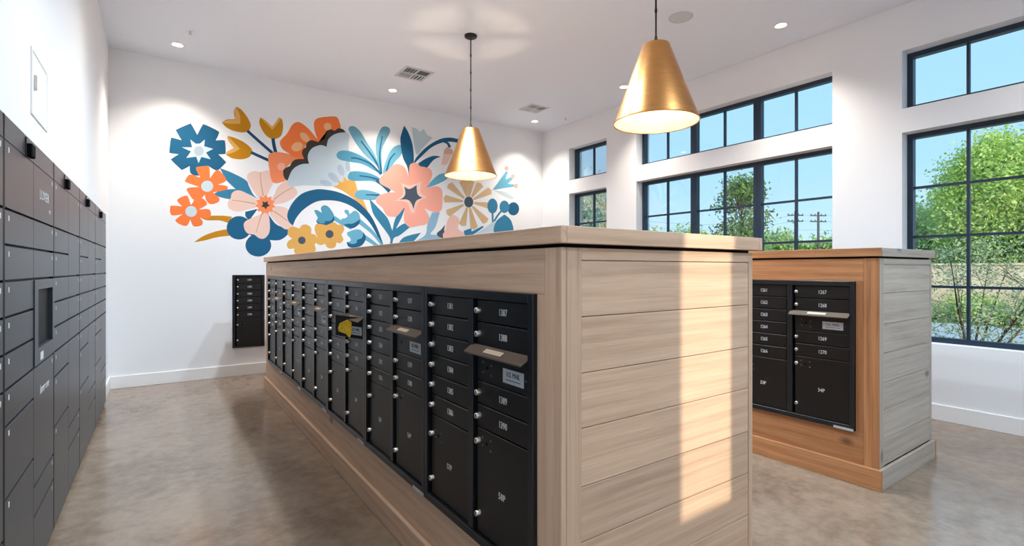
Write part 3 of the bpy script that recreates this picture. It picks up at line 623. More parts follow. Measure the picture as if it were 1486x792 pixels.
  ('feather','greyblue2',[(2.069,2.654),(2.056,2.638),(2.028,2.629),(1.99,2.628),(1.951,2.635),(1.917,2.649),(1.897,2.667),(1.892,2.686),(1.905,2.701),(1.933,2.71),(1.97,2.712),(2.009,2.705),(2.043,2.691),(2.065,2.673)]),
  ('feather','greyblue2',[(2.158,2.707),(2.137,2.695),(2.107,2.697),(2.073,2.712),(2.042,2.737),(2.021,2.768),(2.013,2.797),(2.02,2.82),(2.04,2.831),(2.071,2.83),(2.105,2.815),(2.136,2.79),(2.157,2.759),(2.165,2.73)]),
  ('feather','greyblue2',[(2.232,2.8),(2.211,2.799),(2.187,2.813),(2.165,2.841),(2.151,2.876),(2.146,2.912),(2.151,2.942),(2.166,2.96),(2.188,2.962),(2.212,2.947),(2.233,2.92),(2.248,2.884),(2.253,2.848),(2.248,2.818)]),
  ('feather','greyblue2',[(2.301,2.873),(2.285,2.879),(2.273,2.899),(2.265,2.931),(2.264,2.967),(2.269,3),(2.28,3.024),(2.295,3.035),(2.31,3.029),(2.323,3.008),(2.33,2.977),(2.332,2.941),(2.326,2.907),(2.315,2.883)]),
 ]),
 ('golden_bloom', [
  ('body','gold',[(2.081,2.629,1),(2.164,2.668),(2.141,2.735,1),(2.225,2.705),(2.233,2.799,1),(2.31,2.744),(2.338,2.896,1),(2.373,2.821),(2.42,2.7),(2.451,2.599),(2.539,2.448),(2.612,2.278,1),(2.42,2.448),(2.233,2.573)]),
 ]),
 ('blue_arch', [
  ('band','blue',[(1.528,2.029,1),(1.474,2.088),(1.46,2.19),(1.522,2.34),(1.646,2.483),(1.817,2.558),(1.962,2.574),(2.187,2.545),(2.42,2.447),(2.619,2.275),(2.75,2.054),(2.85,1.792,1),(2.818,1.791,1),(2.694,2.035),(2.58,2.183),(2.388,2.339),(2.202,2.411),(2.021,2.42),(1.846,2.387),(1.674,2.263),(1.577,2.138),(1.539,2.048)]),
 ]),
 ('blue_bud', [
  ('stem','lblue',[(2.368,2.047,1),(2.231,2.122),(2.113,2.196,1),(2.079,2.14,1),(2.204,2.073),(2.346,2.006,1)]),
  ('cup','midblue',[(1.817,2.26,1),(1.86,2.267),(1.926,2.231,1),(1.911,2.301),(1.955,2.342),(2.021,2.324),(2.096,2.214),(2.096,2.122),(2.007,2.048),(1.904,2.051),(1.846,2.101),(1.867,2.155),(1.838,2.213)]),
  ('shade','blue',[(1.846,2.111,1),(1.904,2.081),(1.962,2.084),(1.97,2.115,1),(2.051,2.127),(2.099,2.199,1),(2.096,2.122),(2.007,2.044),(1.904,2.043)]),
 ]),
 ('blue_bud', [
  ('stem','lblue',[(2.839,1.797,1),(2.697,1.995),(2.491,2.171,1),(2.444,2.113,1),(2.658,1.958),(2.814,1.779,1)]),
  ('cup','lblue',[(2.248,2.293,1),(2.302,2.297),(2.326,2.236,1),(2.404,2.296),(2.467,2.253),(2.486,2.159),(2.451,2.078),(2.357,2.029),(2.248,2.068),(2.202,2.151),(2.264,2.175),(2.295,2.211),(2.256,2.255)]),
  ('shade','blue',[(2.241,2.078,1),(2.31,2.094),(2.373,2.098),(2.467,2.158),(2.486,2.187,1),(2.467,2.095),(2.373,2.027),(2.295,2.044)]),
 ]),
 ('blue_bud', [
  ('stem','lblue',[(2.773,1.789,1),(2.661,1.872),(2.559,1.939,1),(2.52,1.876,1),(2.628,1.822),(2.747,1.752,1)]),
  ('cup','lblue',[(2.287,1.961,1),(2.341,1.986),(2.42,2.013),(2.499,2.001),(2.563,1.908),(2.531,1.796),(2.436,1.738),(2.326,1.751),(2.282,1.805),(2.341,1.838),(2.333,1.884),(2.295,1.922)]),
  ('shade','blue',[(2.282,1.823,1),(2.357,1.791),(2.428,1.809),(2.436,1.856,1),(2.515,1.891),(2.534,1.979,1),(2.572,1.893),(2.523,1.788),(2.404,1.737),(2.31,1.751)]),
 ]),
 ('yellow_flower', [
  ('petals','gold',[(1.618,1.989,1),(1.653,2.038),(1.717,2.049),(1.774,2.007),(1.777,1.925,1),(1.846,1.897),(1.853,1.807),(1.824,1.769,1),(1.834,1.671),(1.703,1.631),(1.563,1.633),(1.549,1.707,1),(1.48,1.701),(1.451,1.751),(1.474,1.81),(1.522,1.841,1),(1.467,1.898),(1.474,1.978),(1.535,2.011)]),
  ('centre','slate',[(1.701,1.825),(1.696,1.801),(1.682,1.782),(1.662,1.771),(1.639,1.771),(1.619,1.78),(1.605,1.799),(1.6,1.822),(1.605,1.845),(1.619,1.864),(1.639,1.875),(1.662,1.876),(1.682,1.866),(1.696,1.848)]),
 ]),
 ('yellow_flower', [
  ('petals','gold',[(1.992,2.055,1),(2.096,2.103),(2.149,2.071,1),(2.218,2.066),(2.248,2.006),(2.205,1.926,1),(2.233,1.85),(2.187,1.799),(2.134,1.806,1),(2.111,1.738),(2.044,1.718),(1.992,1.743),(1.974,1.785,1),(1.904,1.763),(1.846,1.799),(1.86,1.88,1),(1.824,1.987),(1.846,2.063),(1.904,2.069)]),
  ('centre','slate',[(2.09,1.93),(2.085,1.904),(2.069,1.883),(2.046,1.871),(2.021,1.87),(1.998,1.881),(1.983,1.9),(1.977,1.925),(1.983,1.95),(1.998,1.971),(2.021,1.983),(2.046,1.984),(2.069,1.974),(2.085,1.955)]),
 ]),
 ('light_blue_leaf', [
  ('blade','lblue2',[(2.309,3.506),(2.34,3.554),(2.402,3.561),(2.49,3.496),(2.602,3.337),(2.717,3.177),(2.825,2.89,1),(2.75,3.003),(2.554,3.155),(2.442,3.283),(2.363,3.397)]),
  ('vein','blue',[(2.49,3.35,1),(2.625,3.19),(2.729,3.042),(2.805,2.881,1),(2.835,2.898,1),(2.754,3.059),(2.645,3.206),(2.505,3.364,1)]),
 ]),
 ('light_blue_leaf', [
  ('blade','lblue2',[(2.901,3.641),(2.952,3.617),(2.952,3.551),(2.884,3.41),(2.825,3.239),(2.833,2.932,1),(2.792,2.927,1),(2.733,3.195),(2.733,3.388),(2.783,3.541),(2.833,3.622)]),
  ('vein','blue',[(2.825,3.484,1),(2.781,3.234),(2.784,3.071),(2.805,2.894,1),(2.835,2.901,1),(2.81,3.076),(2.803,3.235),(2.842,3.484,1)]),
 ]),
 ('light_blue_leaf', [
  ('blade','lblue',[(3.125,3.387),(3.178,3.353),(3.143,3.232),(3.038,3.103),(2.909,2.907),(2.85,2.885),(2.85,2.982),(2.935,3.221),(3.021,3.339)]),
  ('vein','blue',[(3.034,3.248,1),(2.941,3.128),(2.878,2.908,1),(2.907,2.903,1),(2.963,3.122),(3.049,3.239,1)]),
 ]),
 ('light_blue_leaf', [
  ('blade','midblue',[(2.132,3.093),(2.178,3.161),(2.301,3.182),(2.49,3.139),(2.668,3.042),(2.825,2.879,1),(2.7,2.933),(2.522,3.008),(2.301,3.021),(2.178,3.037)]),
  ('vein','blue',[(2.346,3.075,1),(2.47,3.07),(2.643,3.012),(2.801,2.871,1),(2.825,2.897,1),(2.659,3.036),(2.477,3.093),(2.349,3.094,1)]),
 ]),
 ('light_blue_leaf', [
  ('blade','midblue',[(2.301,2.81),(2.348,2.875),(2.474,2.895),(2.651,2.88),(2.808,2.815),(2.792,2.757),(2.635,2.766),(2.41,2.743),(2.316,2.757)]),
  ('vein','blue',[(2.472,2.82,1),(2.632,2.81),(2.796,2.776,1),(2.804,2.805,1),(2.637,2.833),(2.475,2.837,1)]),
  ('stalk','blue',[(2.724,2.76,1),(2.827,2.702),(2.931,2.607,1),(2.973,2.654,1),(2.857,2.741),(2.743,2.791,1)]),
 ]),
 ('light_blue_leaf', [
  ('blade','lblue',[(2.402,2.533),(2.458,2.606),(2.586,2.621),(2.75,2.595),(2.8,2.567),(2.717,2.484),(2.554,2.471),(2.442,2.481)]),
  ('vein','blue',[(2.57,2.54,1),(2.683,2.545),(2.79,2.542,1),(2.793,2.568,1),(2.684,2.566),(2.57,2.555,1)]),
 ]),
 ('pale_sage_plant', [
  ('blade','sage',[(3.32,3.7,1),(3.411,3.69),(3.466,3.647),(3.531,3.7),(3.596,3.616),(3.694,3.588,1),(3.521,3.4),(3.411,3.266),(3.357,3.479)]),
 ]),
 ('dark_blue_leaf', [
  ('blade','blue',[(3.195,3.705,1),(3.267,3.6),(3.338,3.409),(3.357,3.141),(3.284,3.049),(3.276,2.872,1),(3.249,3.045),(3.169,3.202),(3.129,3.446),(3.151,3.582)]),
 ]),
 ('blue_stem_arch', [
  ('band','blue',[(3.357,3.133,1),(3.411,3.233),(3.596,3.428),(3.824,3.581),(4.02,3.636),(4.19,3.63,1),(4.427,3.561),(4.469,3.458),(4.438,3.445),(4.344,3.513),(4.18,3.562),(4.02,3.566),(3.863,3.526),(3.671,3.421),(3.484,3.242),(3.384,3.136,1)]),
  ('hook','blue',[(3.895,3.534,1),(3.955,3.516),(3.987,3.453,1),(4.036,3.483,1),(3.986,3.549),(3.908,3.563,1)]),
 ]),
 ('dark_blue_leaf', [
  ('blade','blue',[(3.429,3.125,1),(3.558,3.217),(3.709,3.288),(3.843,3.291,1),(3.709,3.219),(3.577,3.065),(3.484,3.072)]),
 ]),
 ('pale_pink_bud', [
  ('bell','pink',[(3.892,3.355,1),(4.059,3.377,1),(3.96,3.179),(3.853,3.158,1)]),
  ('cap','tanpink',[(3.902,3.4),(3.97,3.471),(4.069,3.422),(4.059,3.359,1),(3.902,3.344,1)]),
 ]),
 ('light_blue_leaf', [
  ('blade','lblue',[(3.577,2.74,1),(3.671,2.869),(3.805,2.987),(3.921,3.026),(3.98,3.023),(3.96,2.933),(3.785,2.828)]),
 ]),
 ('teal_foliage', [
  ('blade','teal',[(2.627,2.496,1),(2.767,2.362),(2.918,2.209),(2.995,2.016,1),(3.055,2.233),(3.21,2.409,1),(3.16,2.256),(3.055,2.052,1),(3.195,2.141),(3.302,2.097,1),(3.125,1.955),(3.021,1.902),(2.995,1.802,1),(2.952,1.801,1),(2.952,1.916),(2.783,2.136),(2.684,2.276)]),
 ]),
 ('teal_leaf', [
  ('blade','teal',[(3.09,1.805,1),(3.195,1.925),(3.484,2.007,1),(3.357,1.863),(3.267,1.81,1)]),
 ]),
 ('salmon_flower', [
  ('petals','salmon',[(3.276,2.875,1),(3.213,3.024),(3.108,3.078),(3.021,3.059),(2.935,2.976),(2.808,2.848),(2.783,2.797),(2.808,2.734),(2.935,2.681),(3.052,2.629,1),(2.918,2.608),(2.783,2.557),(2.73,2.488),(2.747,2.433),(2.833,2.366),(2.901,2.257),(3.003,2.238),(3.081,2.26),(3.204,2.409,1),(3.187,2.224),(3.222,2.134),(3.302,2.088),(3.448,2.12),(3.558,2.143),(3.624,2.198),(3.628,2.284),(3.544,2.407,1),(3.709,2.358),(3.824,2.374),(3.869,2.456),(3.869,2.718),(3.785,2.788),(3.671,2.769),(3.577,2.735,1),(3.652,2.871),(3.686,2.978),(3.652,3.06),(3.558,3.084),(3.466,3.09),(3.393,3.132),(3.32,3.115),(3.281,3.06)]),
  ('halo','pink',[(3.125,2.818,1),(3.16,2.78),(3.284,2.758),(3.375,2.792),(3.494,2.846,1),(3.475,2.751),(3.481,2.658),(3.596,2.591,1),(3.466,2.529),(3.411,2.457),(3.366,2.31,1),(3.302,2.349),(3.258,2.463),(3.16,2.497),(3.038,2.488,1),(3.125,2.553),(3.178,2.615),(3.16,2.738)]),
  ('eye','slate',[(3.195,2.733,1),(3.284,2.7),(3.407,2.775,1),(3.415,2.661),(3.448,2.604),(3.512,2.579,1),(3.429,2.54),(3.384,2.489),(3.353,2.377,1),(3.32,2.467),(3.249,2.526),(3.108,2.515,1),(3.178,2.557),(3.213,2.626)]),
 ]),
 ('pale_stalk', [
  ('blade','paleblue3',[(3.681,2.347,1),(3.824,2.362,1),(3.747,2.118),(3.652,1.993),(3.766,1.98),(3.805,1.912),(3.411,1.865),(3.338,1.842,1),(3.558,1.972),(3.596,2.145)]),
 ]),
 ('slate_sprig', [
  ('blade','slate',[(3.921,2.161,1),(3.853,2.079),(3.766,1.997),(3.863,1.931),(3.984,1.971,1),(3.902,1.999),(3.945,2.048,1),(3.906,2.055)]),
 ]),
 ('tan_fan_flower', [
  ('wedge','tan2',[(4.304,2.645,1),(4.055,2.886,1),(3.984,2.848,1),(3.958,2.78,1),(4.28,2.62,1)]),
  ('wedge','tan2',[(4.364,2.672,1),(4.341,2.946,1),(4.26,2.947,1),(4.195,2.898,1),(4.33,2.661,1)]),
  ('wedge','tan2',[(4.405,2.672,1),(4.495,2.931,1),(4.422,2.959,1),(4.342,2.93,1),(4.369,2.673,1)]),
  ('wedge','tan2',[(4.453,2.654,1),(4.675,2.869,1),(4.627,2.925,1),(4.543,2.931,1),(4.422,2.668,1)]),
  ('wedge','tan2',[(4.484,2.615,1),(4.851,2.752,1),(4.843,2.825,1),(4.776,2.866,1),(4.467,2.641,1)]),
  ('wedge','tan2',[(4.484,2.55,1),(4.862,2.469,1),(4.909,2.535,1),(4.889,2.606,1),(4.49,2.582,1)]),
  ('wedge','tan2',[(4.437,2.495,1),(4.666,2.212,1),(4.748,2.241,1),(4.786,2.309,1),(4.464,2.518,1)]),
  ('wedge','tan2',[(4.382,2.476,1),(4.411,2.117,1),(4.493,2.108,1),(4.563,2.153,1),(4.417,2.485,1)]),
  ('wedge','tan2',[(4.329,2.48,1),(4.184,2.19,1),(4.249,2.15,1),(4.33,2.163,1),(4.364,2.475,1)]),
  ('wedge','tan2',[(4.269,2.533,1),(3.943,2.408,1),(3.952,2.339,1),(4.014,2.299,1),(4.286,2.507,1)]),
  ('wedge','tan2',[(4.267,2.595,1),(3.931,2.662,1),(3.892,2.598,1),(3.911,2.532,1),(4.262,2.564,1)]),
  ('centre','slate',[(4.471,2.581),(4.462,2.54),(4.436,2.505),(4.4,2.484),(4.36,2.482),(4.324,2.497),(4.299,2.528),(4.29,2.568),(4.299,2.609),(4.324,2.644),(4.36,2.665),(4.4,2.668),(4.436,2.653),(4.462,2.622)]),
 ]),
 ('pink_blob', [
  ('body','palepink',[(3.921,2.055),(3.974,2.248),(4.082,2.331),(4.191,2.261),(4.173,2.105),(4.313,2.004),(4.06,1.937),(3.91,1.922),(3.879,1.997)]),
 ]),
 ('blue_ball_flower', [
  ('ball','teal',[(4.977,2.549),(4.966,2.49),(4.936,2.441),(4.892,2.412),(4.844,2.409),(4.801,2.432),(4.772,2.476),(4.761,2.533),(4.772,2.592),(4.801,2.64),(4.844,2.669),(4.892,2.673),(4.936,2.65),(4.966,2.606)]),
  ('stem','teal',[(4.849,2.428,1),(4.852,2.337),(4.856,2.246,1),(4.895,2.25,1),(4.89,2.341),(4.888,2.431,1)]),
 ]),
 ('pale_leaf', [
  ('blade','paleblue',[(4.436,1.995,1),(4.69,2.129),(4.904,2.26),(4.953,2.12),(4.737,2.041)]),
 ]),
 ('teal_sprig', [
  ('blade','teal',[(4.279,2.071,1),(4.418,2.116),(4.436,2.066,1),(4.644,2.166),(4.667,2.143),(4.436,1.999),(4.313,1.99)]),
 ]),
 ('blue_trident', [
  ('blade','lblue',[(4.868,2.824,1),(5.162,3.2,1),(5.204,3.184,1),(5.149,3.044,1),(5.3,3.116,1),(5.33,3.081,1),(5.199,2.967,1),(5.376,2.974,1),(5.364,2.931,1),(5.124,2.884)]),
  ('berry','salmon',[(5.222,3.252),(5.213,3.226),(5.189,3.207),(5.16,3.204),(5.136,3.217),(5.127,3.241),(5.136,3.268),(5.16,3.286),(5.189,3.29),(5.213,3.277)]),
  ('berry','salmon',[(5.361,3.124),(5.352,3.098),(5.328,3.079),(5.298,3.076),(5.274,3.089),(5.265,3.114),(5.274,3.141),(5.298,3.159),(5.328,3.162),(5.352,3.149)]),
  ('berry','salmon',[(5.43,2.951),(5.421,2.925),(5.396,2.907),(5.366,2.904),(5.342,2.917),(5.333,2.942),(5.342,2.969),(5.366,2.987),(5.396,2.99),(5.421,2.976)]),
 ]),
 ('pale_leaf', [
  ('blade','paleblue',[(4.904,2.817,1),(5.124,2.816),(5.325,2.74),(5.275,2.694),(5.075,2.76)]),
 ]),
 ('blue_ball_flower', [
  ('stem','teal',[(4.921,2.263,1),(4.993,2.367),(5.09,2.475,1),(5.06,2.493,1),(4.961,2.384),(4.888,2.277,1)]),
  ('ball','blue',[(5.453,2.53),(5.441,2.477),(5.405,2.432),(5.354,2.406),(5.297,2.402),(5.246,2.422),(5.212,2.462),(5.199,2.513),(5.212,2.566),(5.246,2.61),(5.297,2.637),(5.354,2.641),(5.405,2.622),(5.441,2.582)]),
  ('ball','teal',[(5.232,2.552),(5.221,2.502),(5.191,2.461),(5.148,2.436),(5.101,2.433),(5.058,2.452),(5.029,2.489),(5.019,2.537),(5.029,2.587),(5.058,2.628),(5.101,2.653),(5.148,2.657),(5.191,2.638),(5.221,2.601)]),
  ('pod','teal',[(5.124,2.405,1),(5.275,2.3),(5.3,2.073),(4.916,2.058),(4.941,2.262)]),
 ]),
]

def smooth_outline(P, n=5):
    if all(len(p) == 3 for p in P): return [(p[0], p[1]) for p in P]
    out = []; N_ = len(P)
    for i in range(N_):
        p1, p2 = P[i], P[(i + 1) % N_]
        p0 = p1 if len(p1) == 3 else P[i - 1]; p3 = p2 if len(p2) == 3 else P[(i + 2) % N_]
        for k in range(n):
            t_ = k / n; t2, t3 = t_ * t_, t_ ** 3
            out.append(tuple(.5 * ((2 * p1[j]) + (-p0[j] + p2[j]) * t_ + (2 * p0[j] - 5 * p1[j] + 4 * p2[j] - p3[j]) * t2 + (-p0[j] + 3 * p1[j] - 3 * p2[j] + p3[j]) * t3) for j in (0, 1)))
    return out
mu = thing('wall_mural', 'painted flower mural in blue, orange, pink and mustard on the white wall', 'mural', (2.6, YF, 1.6))
k_ = 0
for name, shapes in MURAL:
    host = None
    for sn, col, pts in shapes:
        k_ += 1
        pl_ = smooth_outline(pts)
        area = sum(a[0] * b[1] - b[0] * a[1] for a, b in zip(pl_, pl_[1:] + pl_[:1]))
        if area < 0: pl_ = pl_[::-1]
        me = bpy.data.meshes.new(sn)
        yo = -.0003 - k_ * .000012
        me.from_pydata([(x - 2.6, yo, z - 1.6) for x, z in pl_], [], [list(range(len(pl_)))]); me.update()
        me.materials.append(PM[col])
        o = obj(name if host is None else sn, me, None, mu if host is None else host)
        if host is None: host = o

# =================================================================== ceiling fittings
me_trim = lathe([(.052, 0), (.052, -.003), (.07, -.006), (.078, -.004), (.08, 0)], 28); me_lens = lathe([(0, -.0025), (.0515, -.0025), (.0515, 0)], 24, False)
def downlight(x, y, label, group=None, watt=DOWNLIGHT_W, col=(1.0, .89, .75), beam=108):
    t = thing('recessed_downlight', label, 'downlight', (x, y, H), 0, group or 'recessed ceiling downlights')
    obj('trim_ring', me_trim, 'trim', t); obj('lens', me_lens, 'lens', t)
    ld = bpy.data.lights.new('downlight_lamp', 'SPOT'); ld.energy = watt; ld.color = col; ld.spot_size = math.radians(beam); ld.spot_blend = 1.0; ld.shadow_soft_size = .05
    lo = bpy.data.objects.new('downlight_lamp', ld); link(lo, t); lo.location = (0, 0, -.02)
downlight(.165, 7.02, 'glowing ceiling downlight above the blue flower of the mural')
downlight(2.78, 7.02, 'glowing ceiling downlight in front of the mural beside the square vent')
downlight(5.42, 7.06, 'glowing ceiling downlight in the mural and window corner')
downlight(5.44, 4.99, 'glowing ceiling downlight half behind the nearer pendant shade')
downlight(5.44, 2.77, 'glowing ceiling downlight right of the round ceiling speaker')
for x, y in ((.165, 4.99), (.165, 2.77), (.165, .55), (5.44, .55)):
    downlight(x, y, 'recessed ceiling downlight along a side wall, outside the picture', 'downlights outside the picture', DOWNLIGHT_W * .25)
for x, y, k in ((1.7, 4.55, 2.5), (1.6, 2.9, .7), (2.3, 3.9, 2.4), (3.5, 2.7, 1.0), (2.78, .55, 1.0), (1.47, -1.0, 1.2), (4.1, -1.0, 1.3)):      # added cool fill lights out of view, to brighten the room
    downlight(x, y, 'added wide beam fill light in the ceiling, outside the picture', 'added fill lights outside the picture', FILL_W * k, (.74, .89, 1.0), 168)

# round speaker
t = thing('ceiling_speaker', 'round grey flush speaker grille in the ceiling', 'speaker', (4.415, 3.272, H))
obj('rim', lathe([(.108, 0), (.108, -.006), (.12, -.006), (.125, 0)], 32), 'ventw', t)
obj('grille', lathe([(0, -.005), (.1, -.005), (.1078, -.003), (.1078, 0)], 32), 'grille', t)
def vent(x, y, s, label, louvred):
    t = thing('ceiling_vent', label, 'vent', (x, y, H)); h_ = s / 2
    obj('frame', boxes((-h_, h_, -h_, -h_ + .035, -.008, 0), (-h_, h_, h_ - .035, h_, -.008, 0), (-h_, -h_ + .035, -h_ + .035, h_ - .035, -.008, 0), (h_ - .035, h_, -h_ + .035, h_ - .035, -.008, 0), bevel=.001), 'ventw', t)
    i_ = h_ - .035
    obj('duct', boxes((-i_, i_, -i_, i_, -.0012, 0)), 'ventw' if louvred else 'duct', t)
    obj('cross_bar', boxes((-.012, .012, -i_, i_, -.0075, -.0015)), 'ventw', t); 
    for a, b in ((-i_, -.0125), (.0125, i_)): obj('cross_bar', boxes((a, b, -.012, .012, -.0075, -.0015)), 'ventw', t)
    n = 6 if louvred else 3
    for q, (sx, sy) in enumerate(((-1, -1), (1, -1), (-1, 1), (1, 1))):
        for k in range(n):
            p = .02 + (i_ - .025) * (k + .5) / n
            me = boxes((-.006, .006, -(i_ - .02) / 2, (i_ - .02) / 2, -.0008, .0008)); me.transform(Matrix.Rotation(.5 * (sx if q in (0, 3) else sy), 4, 'Y'))
            vert = q in (0, 3)
            obj('slat', me, 'ventw', t, (sx * p if vert else sx * (.0125 + (i_ - .0125) / 2), sy * (.0125 + (i_ - .0125) / 2) if vert else sy * p, -.0045), (0, 0, 0 if vert else math.pi / 2))
vent(2.78, 6.26, .4, 'square white ceiling vent beside the middle mural downlight', False)
vent(4.98, 6.5, .36, 'faint square ceiling vent near the mural and window corner', True)
def sprinkler(x, y, label):
    t = thing('fire_sprinkler', label, 'sprinkler', (x, y, H))
    obj('escutcheon', lathe([(.012, -.006), (.03, -.004), (.034, 0)], 16), 'trim', t)
    obj('stem', lathe([(0, -.036), (.005, -.036), (.007, -.02), (.011, -.006), (.011, 0)], 10), 'plate', t)
    obj('deflector', lathe([(0, -.039), (.015, -.039), (.016, -.037), (0, -.0365)], 14), 'plate', t)
sprinkler(.27, 6.53, 'tiny fire sprinkler on the ceiling near the left downlight'); sprinkler(5.73, 6.59, 'tiny fire sprinkler on the ceiling near the window wall corner')

# =================================================================== pendants
def pendant(x, y, zr, zt, rb, label):
    t = thing('pendant_lamp', label, 'pendant lamp', (x, y, zr), 0, 'brass cone pendants')
    hz = zt - zr; rt = .092; dz = H - zr
    obj('canopy', lathe([(0, dz - .03), (.05, dz - .03), (.068, dz - .02), (.07, dz)], 28), 'rod', t)
    bm = bmesh.new(); n = 5; seg_ = (dz - .03 - hz - .05) / n
    for i in range(n):
        a = hz + .05 + i * seg_
        tube(bm, [(0, 0, a + .006), (0, 0, a + seg_ - .006)], [.0065, .0065], 8); tube(bm, [(0, 0, a - .012), (0, 0, a + .012)], [.0095, .0095], 8)
    obj('rod', mesh_of(bm, smooth=True), 'rod', t)
    # open spider on top: four arms let light out on to the ceiling
    bm = bmesh.new()
    for k in range(4):
        a = math.radians(45 + 90 * k + 12); d = Vector((math.cos(a), math.sin(a), 0)); pp = Vector((-d.y, d.x, 0)) * .012
        q = [d * .018 + pp, d * .018 - pp, d * (rt - .001) - pp, d * (rt - .001) + pp]
        lo = [bm.verts.new((v.x, v.y, hz - .006)) for v in q]; hi = [bm.verts.new((v.x, v.y, hz - .001)) for v in q]
        bm.faces.new(lo[::-1]); bm.faces.new(hi)
        for i in range(4): bm.faces.new((lo[i], lo[(i + 1) % 4], hi[(i + 1) % 4], hi[i]))
    bmesh.ops.recalc_face_normals(bm, faces=bm.faces[:])
    obj('spider', mesh_of(bm), 'brass', t)
    obj('socket', lathe([(0, hz - .085), (.02, hz - .085), (.022, hz - .05), (.019, hz - .005), (.019, hz + .03), (.008, hz + .05), (0, hz + .05)], 16), 'rod', t)
    sh = obj('shade', lathe([(rb, 0), (rt, hz)], 64), 'brass', t)
    obj('shade_lining', lathe([(rb - .003, .001), (rt - .003, hz - .001)], 64), 'shadein', sh)
    obj('rim', lathe([(rb + .001, -.003), (rb + .002, .006), (rb - .004, .006), (rb - .004, -.003)], 64, close=True), 'brass', sh)
    zb = hz - .16
    obj('bulb', lathe([(0, zb - .035), (.02, zb - .03), (.032, zb - .01), (.032, zb + .01), (.018, zb + .05), (.014, zb + .074), (0, zb + .074)], 16), 'bulb', t)
    ld = bpy.data.lights.new('pendant_lamp_light', 'POINT'); ld.energy = PENDANT_W; ld.color = (1.0, .80, .56); ld.shadow_soft_size = .012
    lo = bpy.data.objects.new('pendant_lamp_light', ld); link(lo, t); lo.location = (.0, .0, zb)
pendant(2.84, 4.87, 2.456, 2.975, .29, 'brass cone pendant lamp in front of the flower mural')
pendant(2.84, 2.31, 2.44, 2.98, .29, 'nearer brass cone pendant lamp in front of the transom windows')

# =================================================================== outside
GZ = -.2
tag(obj('ground', boxes((6.31, 11.0, -40, 120, GZ - .1, GZ), (19.2, 160, -40, 120, GZ - .1, GZ)), 'grass'), 'green lawn outside the windows', 'ground', kind='structure')
tag(obj('pavement', boxes((11.0, 19.2, -40, 120, GZ - .1, GZ)), 'asphalt'), 'pale grey pavement outside the right window', 'pavement', kind='structure')
tag(obj('garden_wall', boxes((22, 22.4, -16, 10.0, GZ, 1.52), (21.94, 22.46, -16.1, 10.1, 1.52, 1.6), bevel=.02), 'stone'), 'low tan stone wall below the tree outside the right window', 'garden wall')
rnd = random.Random(11)
def leaves(bm, c, spread, n, size, flat=1.0):
    for _ in range(n):
        v = Vector((rnd.gauss(0, 1), rnd.gauss(0, 1), rnd.gauss(0, 1) * flat)) * spread
        p = Vector(c) + v; s_ = size * rnd.uniform(.6, 1.3)
        a = Vector((rnd.uniform(-1, 1), rnd.uniform(-1, 1), rnd.uniform(-1, 1))).normalized(); b = a.orthogonal().normalized()
        b = Matrix.Rotation(rnd.uniform(0, 6.28), 3, a) @ b
        bm.append((p, a * s_, b * s_ * .5))
def build_leaves(L_):
    vs_ = []; fs = []
    for p, a, b in L_:
        i = len(vs_); vs_ += [p - a, p - b + a * .1, p + a, p + b + a * .1]; fs.append((i, i + 1, i + 2, i + 3))
    me = bpy.data.meshes.new('leaves'); me.from_pydata([tuple(v) for v in vs_], [], fs); me.update(); return me
def tree(name, label, loc, height, crown_r, crown_z, trunk_r, nclump, per, lsize, lm, clump=.35, cat='tree', group=None, stems=1, flat=1.0, lean=.0):
    t = thing(name, label, cat, loc, 0, group)
    wood_bm = bmesh.new(); L_ = []
    fork = crown_z * height
    for s_ in range(stems):
        a0 = rnd.uniform(0, 6.28); off = Vector((math.cos(a0), math.sin(a0), 0)) * (trunk_r * 1.5 if stems > 1 else 0)
        tip = Vector((math.cos(a0), math.sin(a0), 0)) * (lean * crown_r) + Vector((0, 0, height * .86))
        tr = [off, off + (tip - off) * .33 + Vector((rnd.uniform(-1, 1), rnd.uniform(-1, 1), 0)) * .04 * height * .5, off + (tip - off) * .66, tip]
        tube(wood_bm, tr, [trunk_r, trunk_r * .8, trunk_r * .5, trunk_r * .15], 7)
        for k in range(nclump // stems):
            zz = rnd.uniform(fork, height * .98); rel = (zz - fork) / max(.01, height - fork)
            rad = crown_r * math.sqrt(max(.03, 1 - (2 * rel - .9) ** 2 / 1.25)) * math.sqrt(rnd.uniform(.08, 1))
            an = rnd.uniform(0, 6.28); base = tip * min(1, zz / height * .75)
            c = Vector((math.cos(an) * rad, math.sin(an) * rad, zz)) + Vector((base.x, base.y, 0)) * .5
            f_ = max(.1, min(.95, (zz - .3 * height * rnd.uniform(.3, 1)) / (height * .86)))
            st = off + (tip - off) * f_
            mid = (st + c) / 2 + Vector((0, 0, .06 * height * rnd.uniform(0, 1)))
            tube(wood_bm, [st, mid, c], [trunk_r * .26, trunk_r * .15, trunk_r * .05], 4, False)
            leaves(L_, c, clump, per, lsize, flat)
    obj('trunk', mesh_of(wood_bm, smooth=True), 'bark', t)
    o = obj('foliage', build_leaves(L_), lm, t); o['kind'] = 'stuff'
    return t
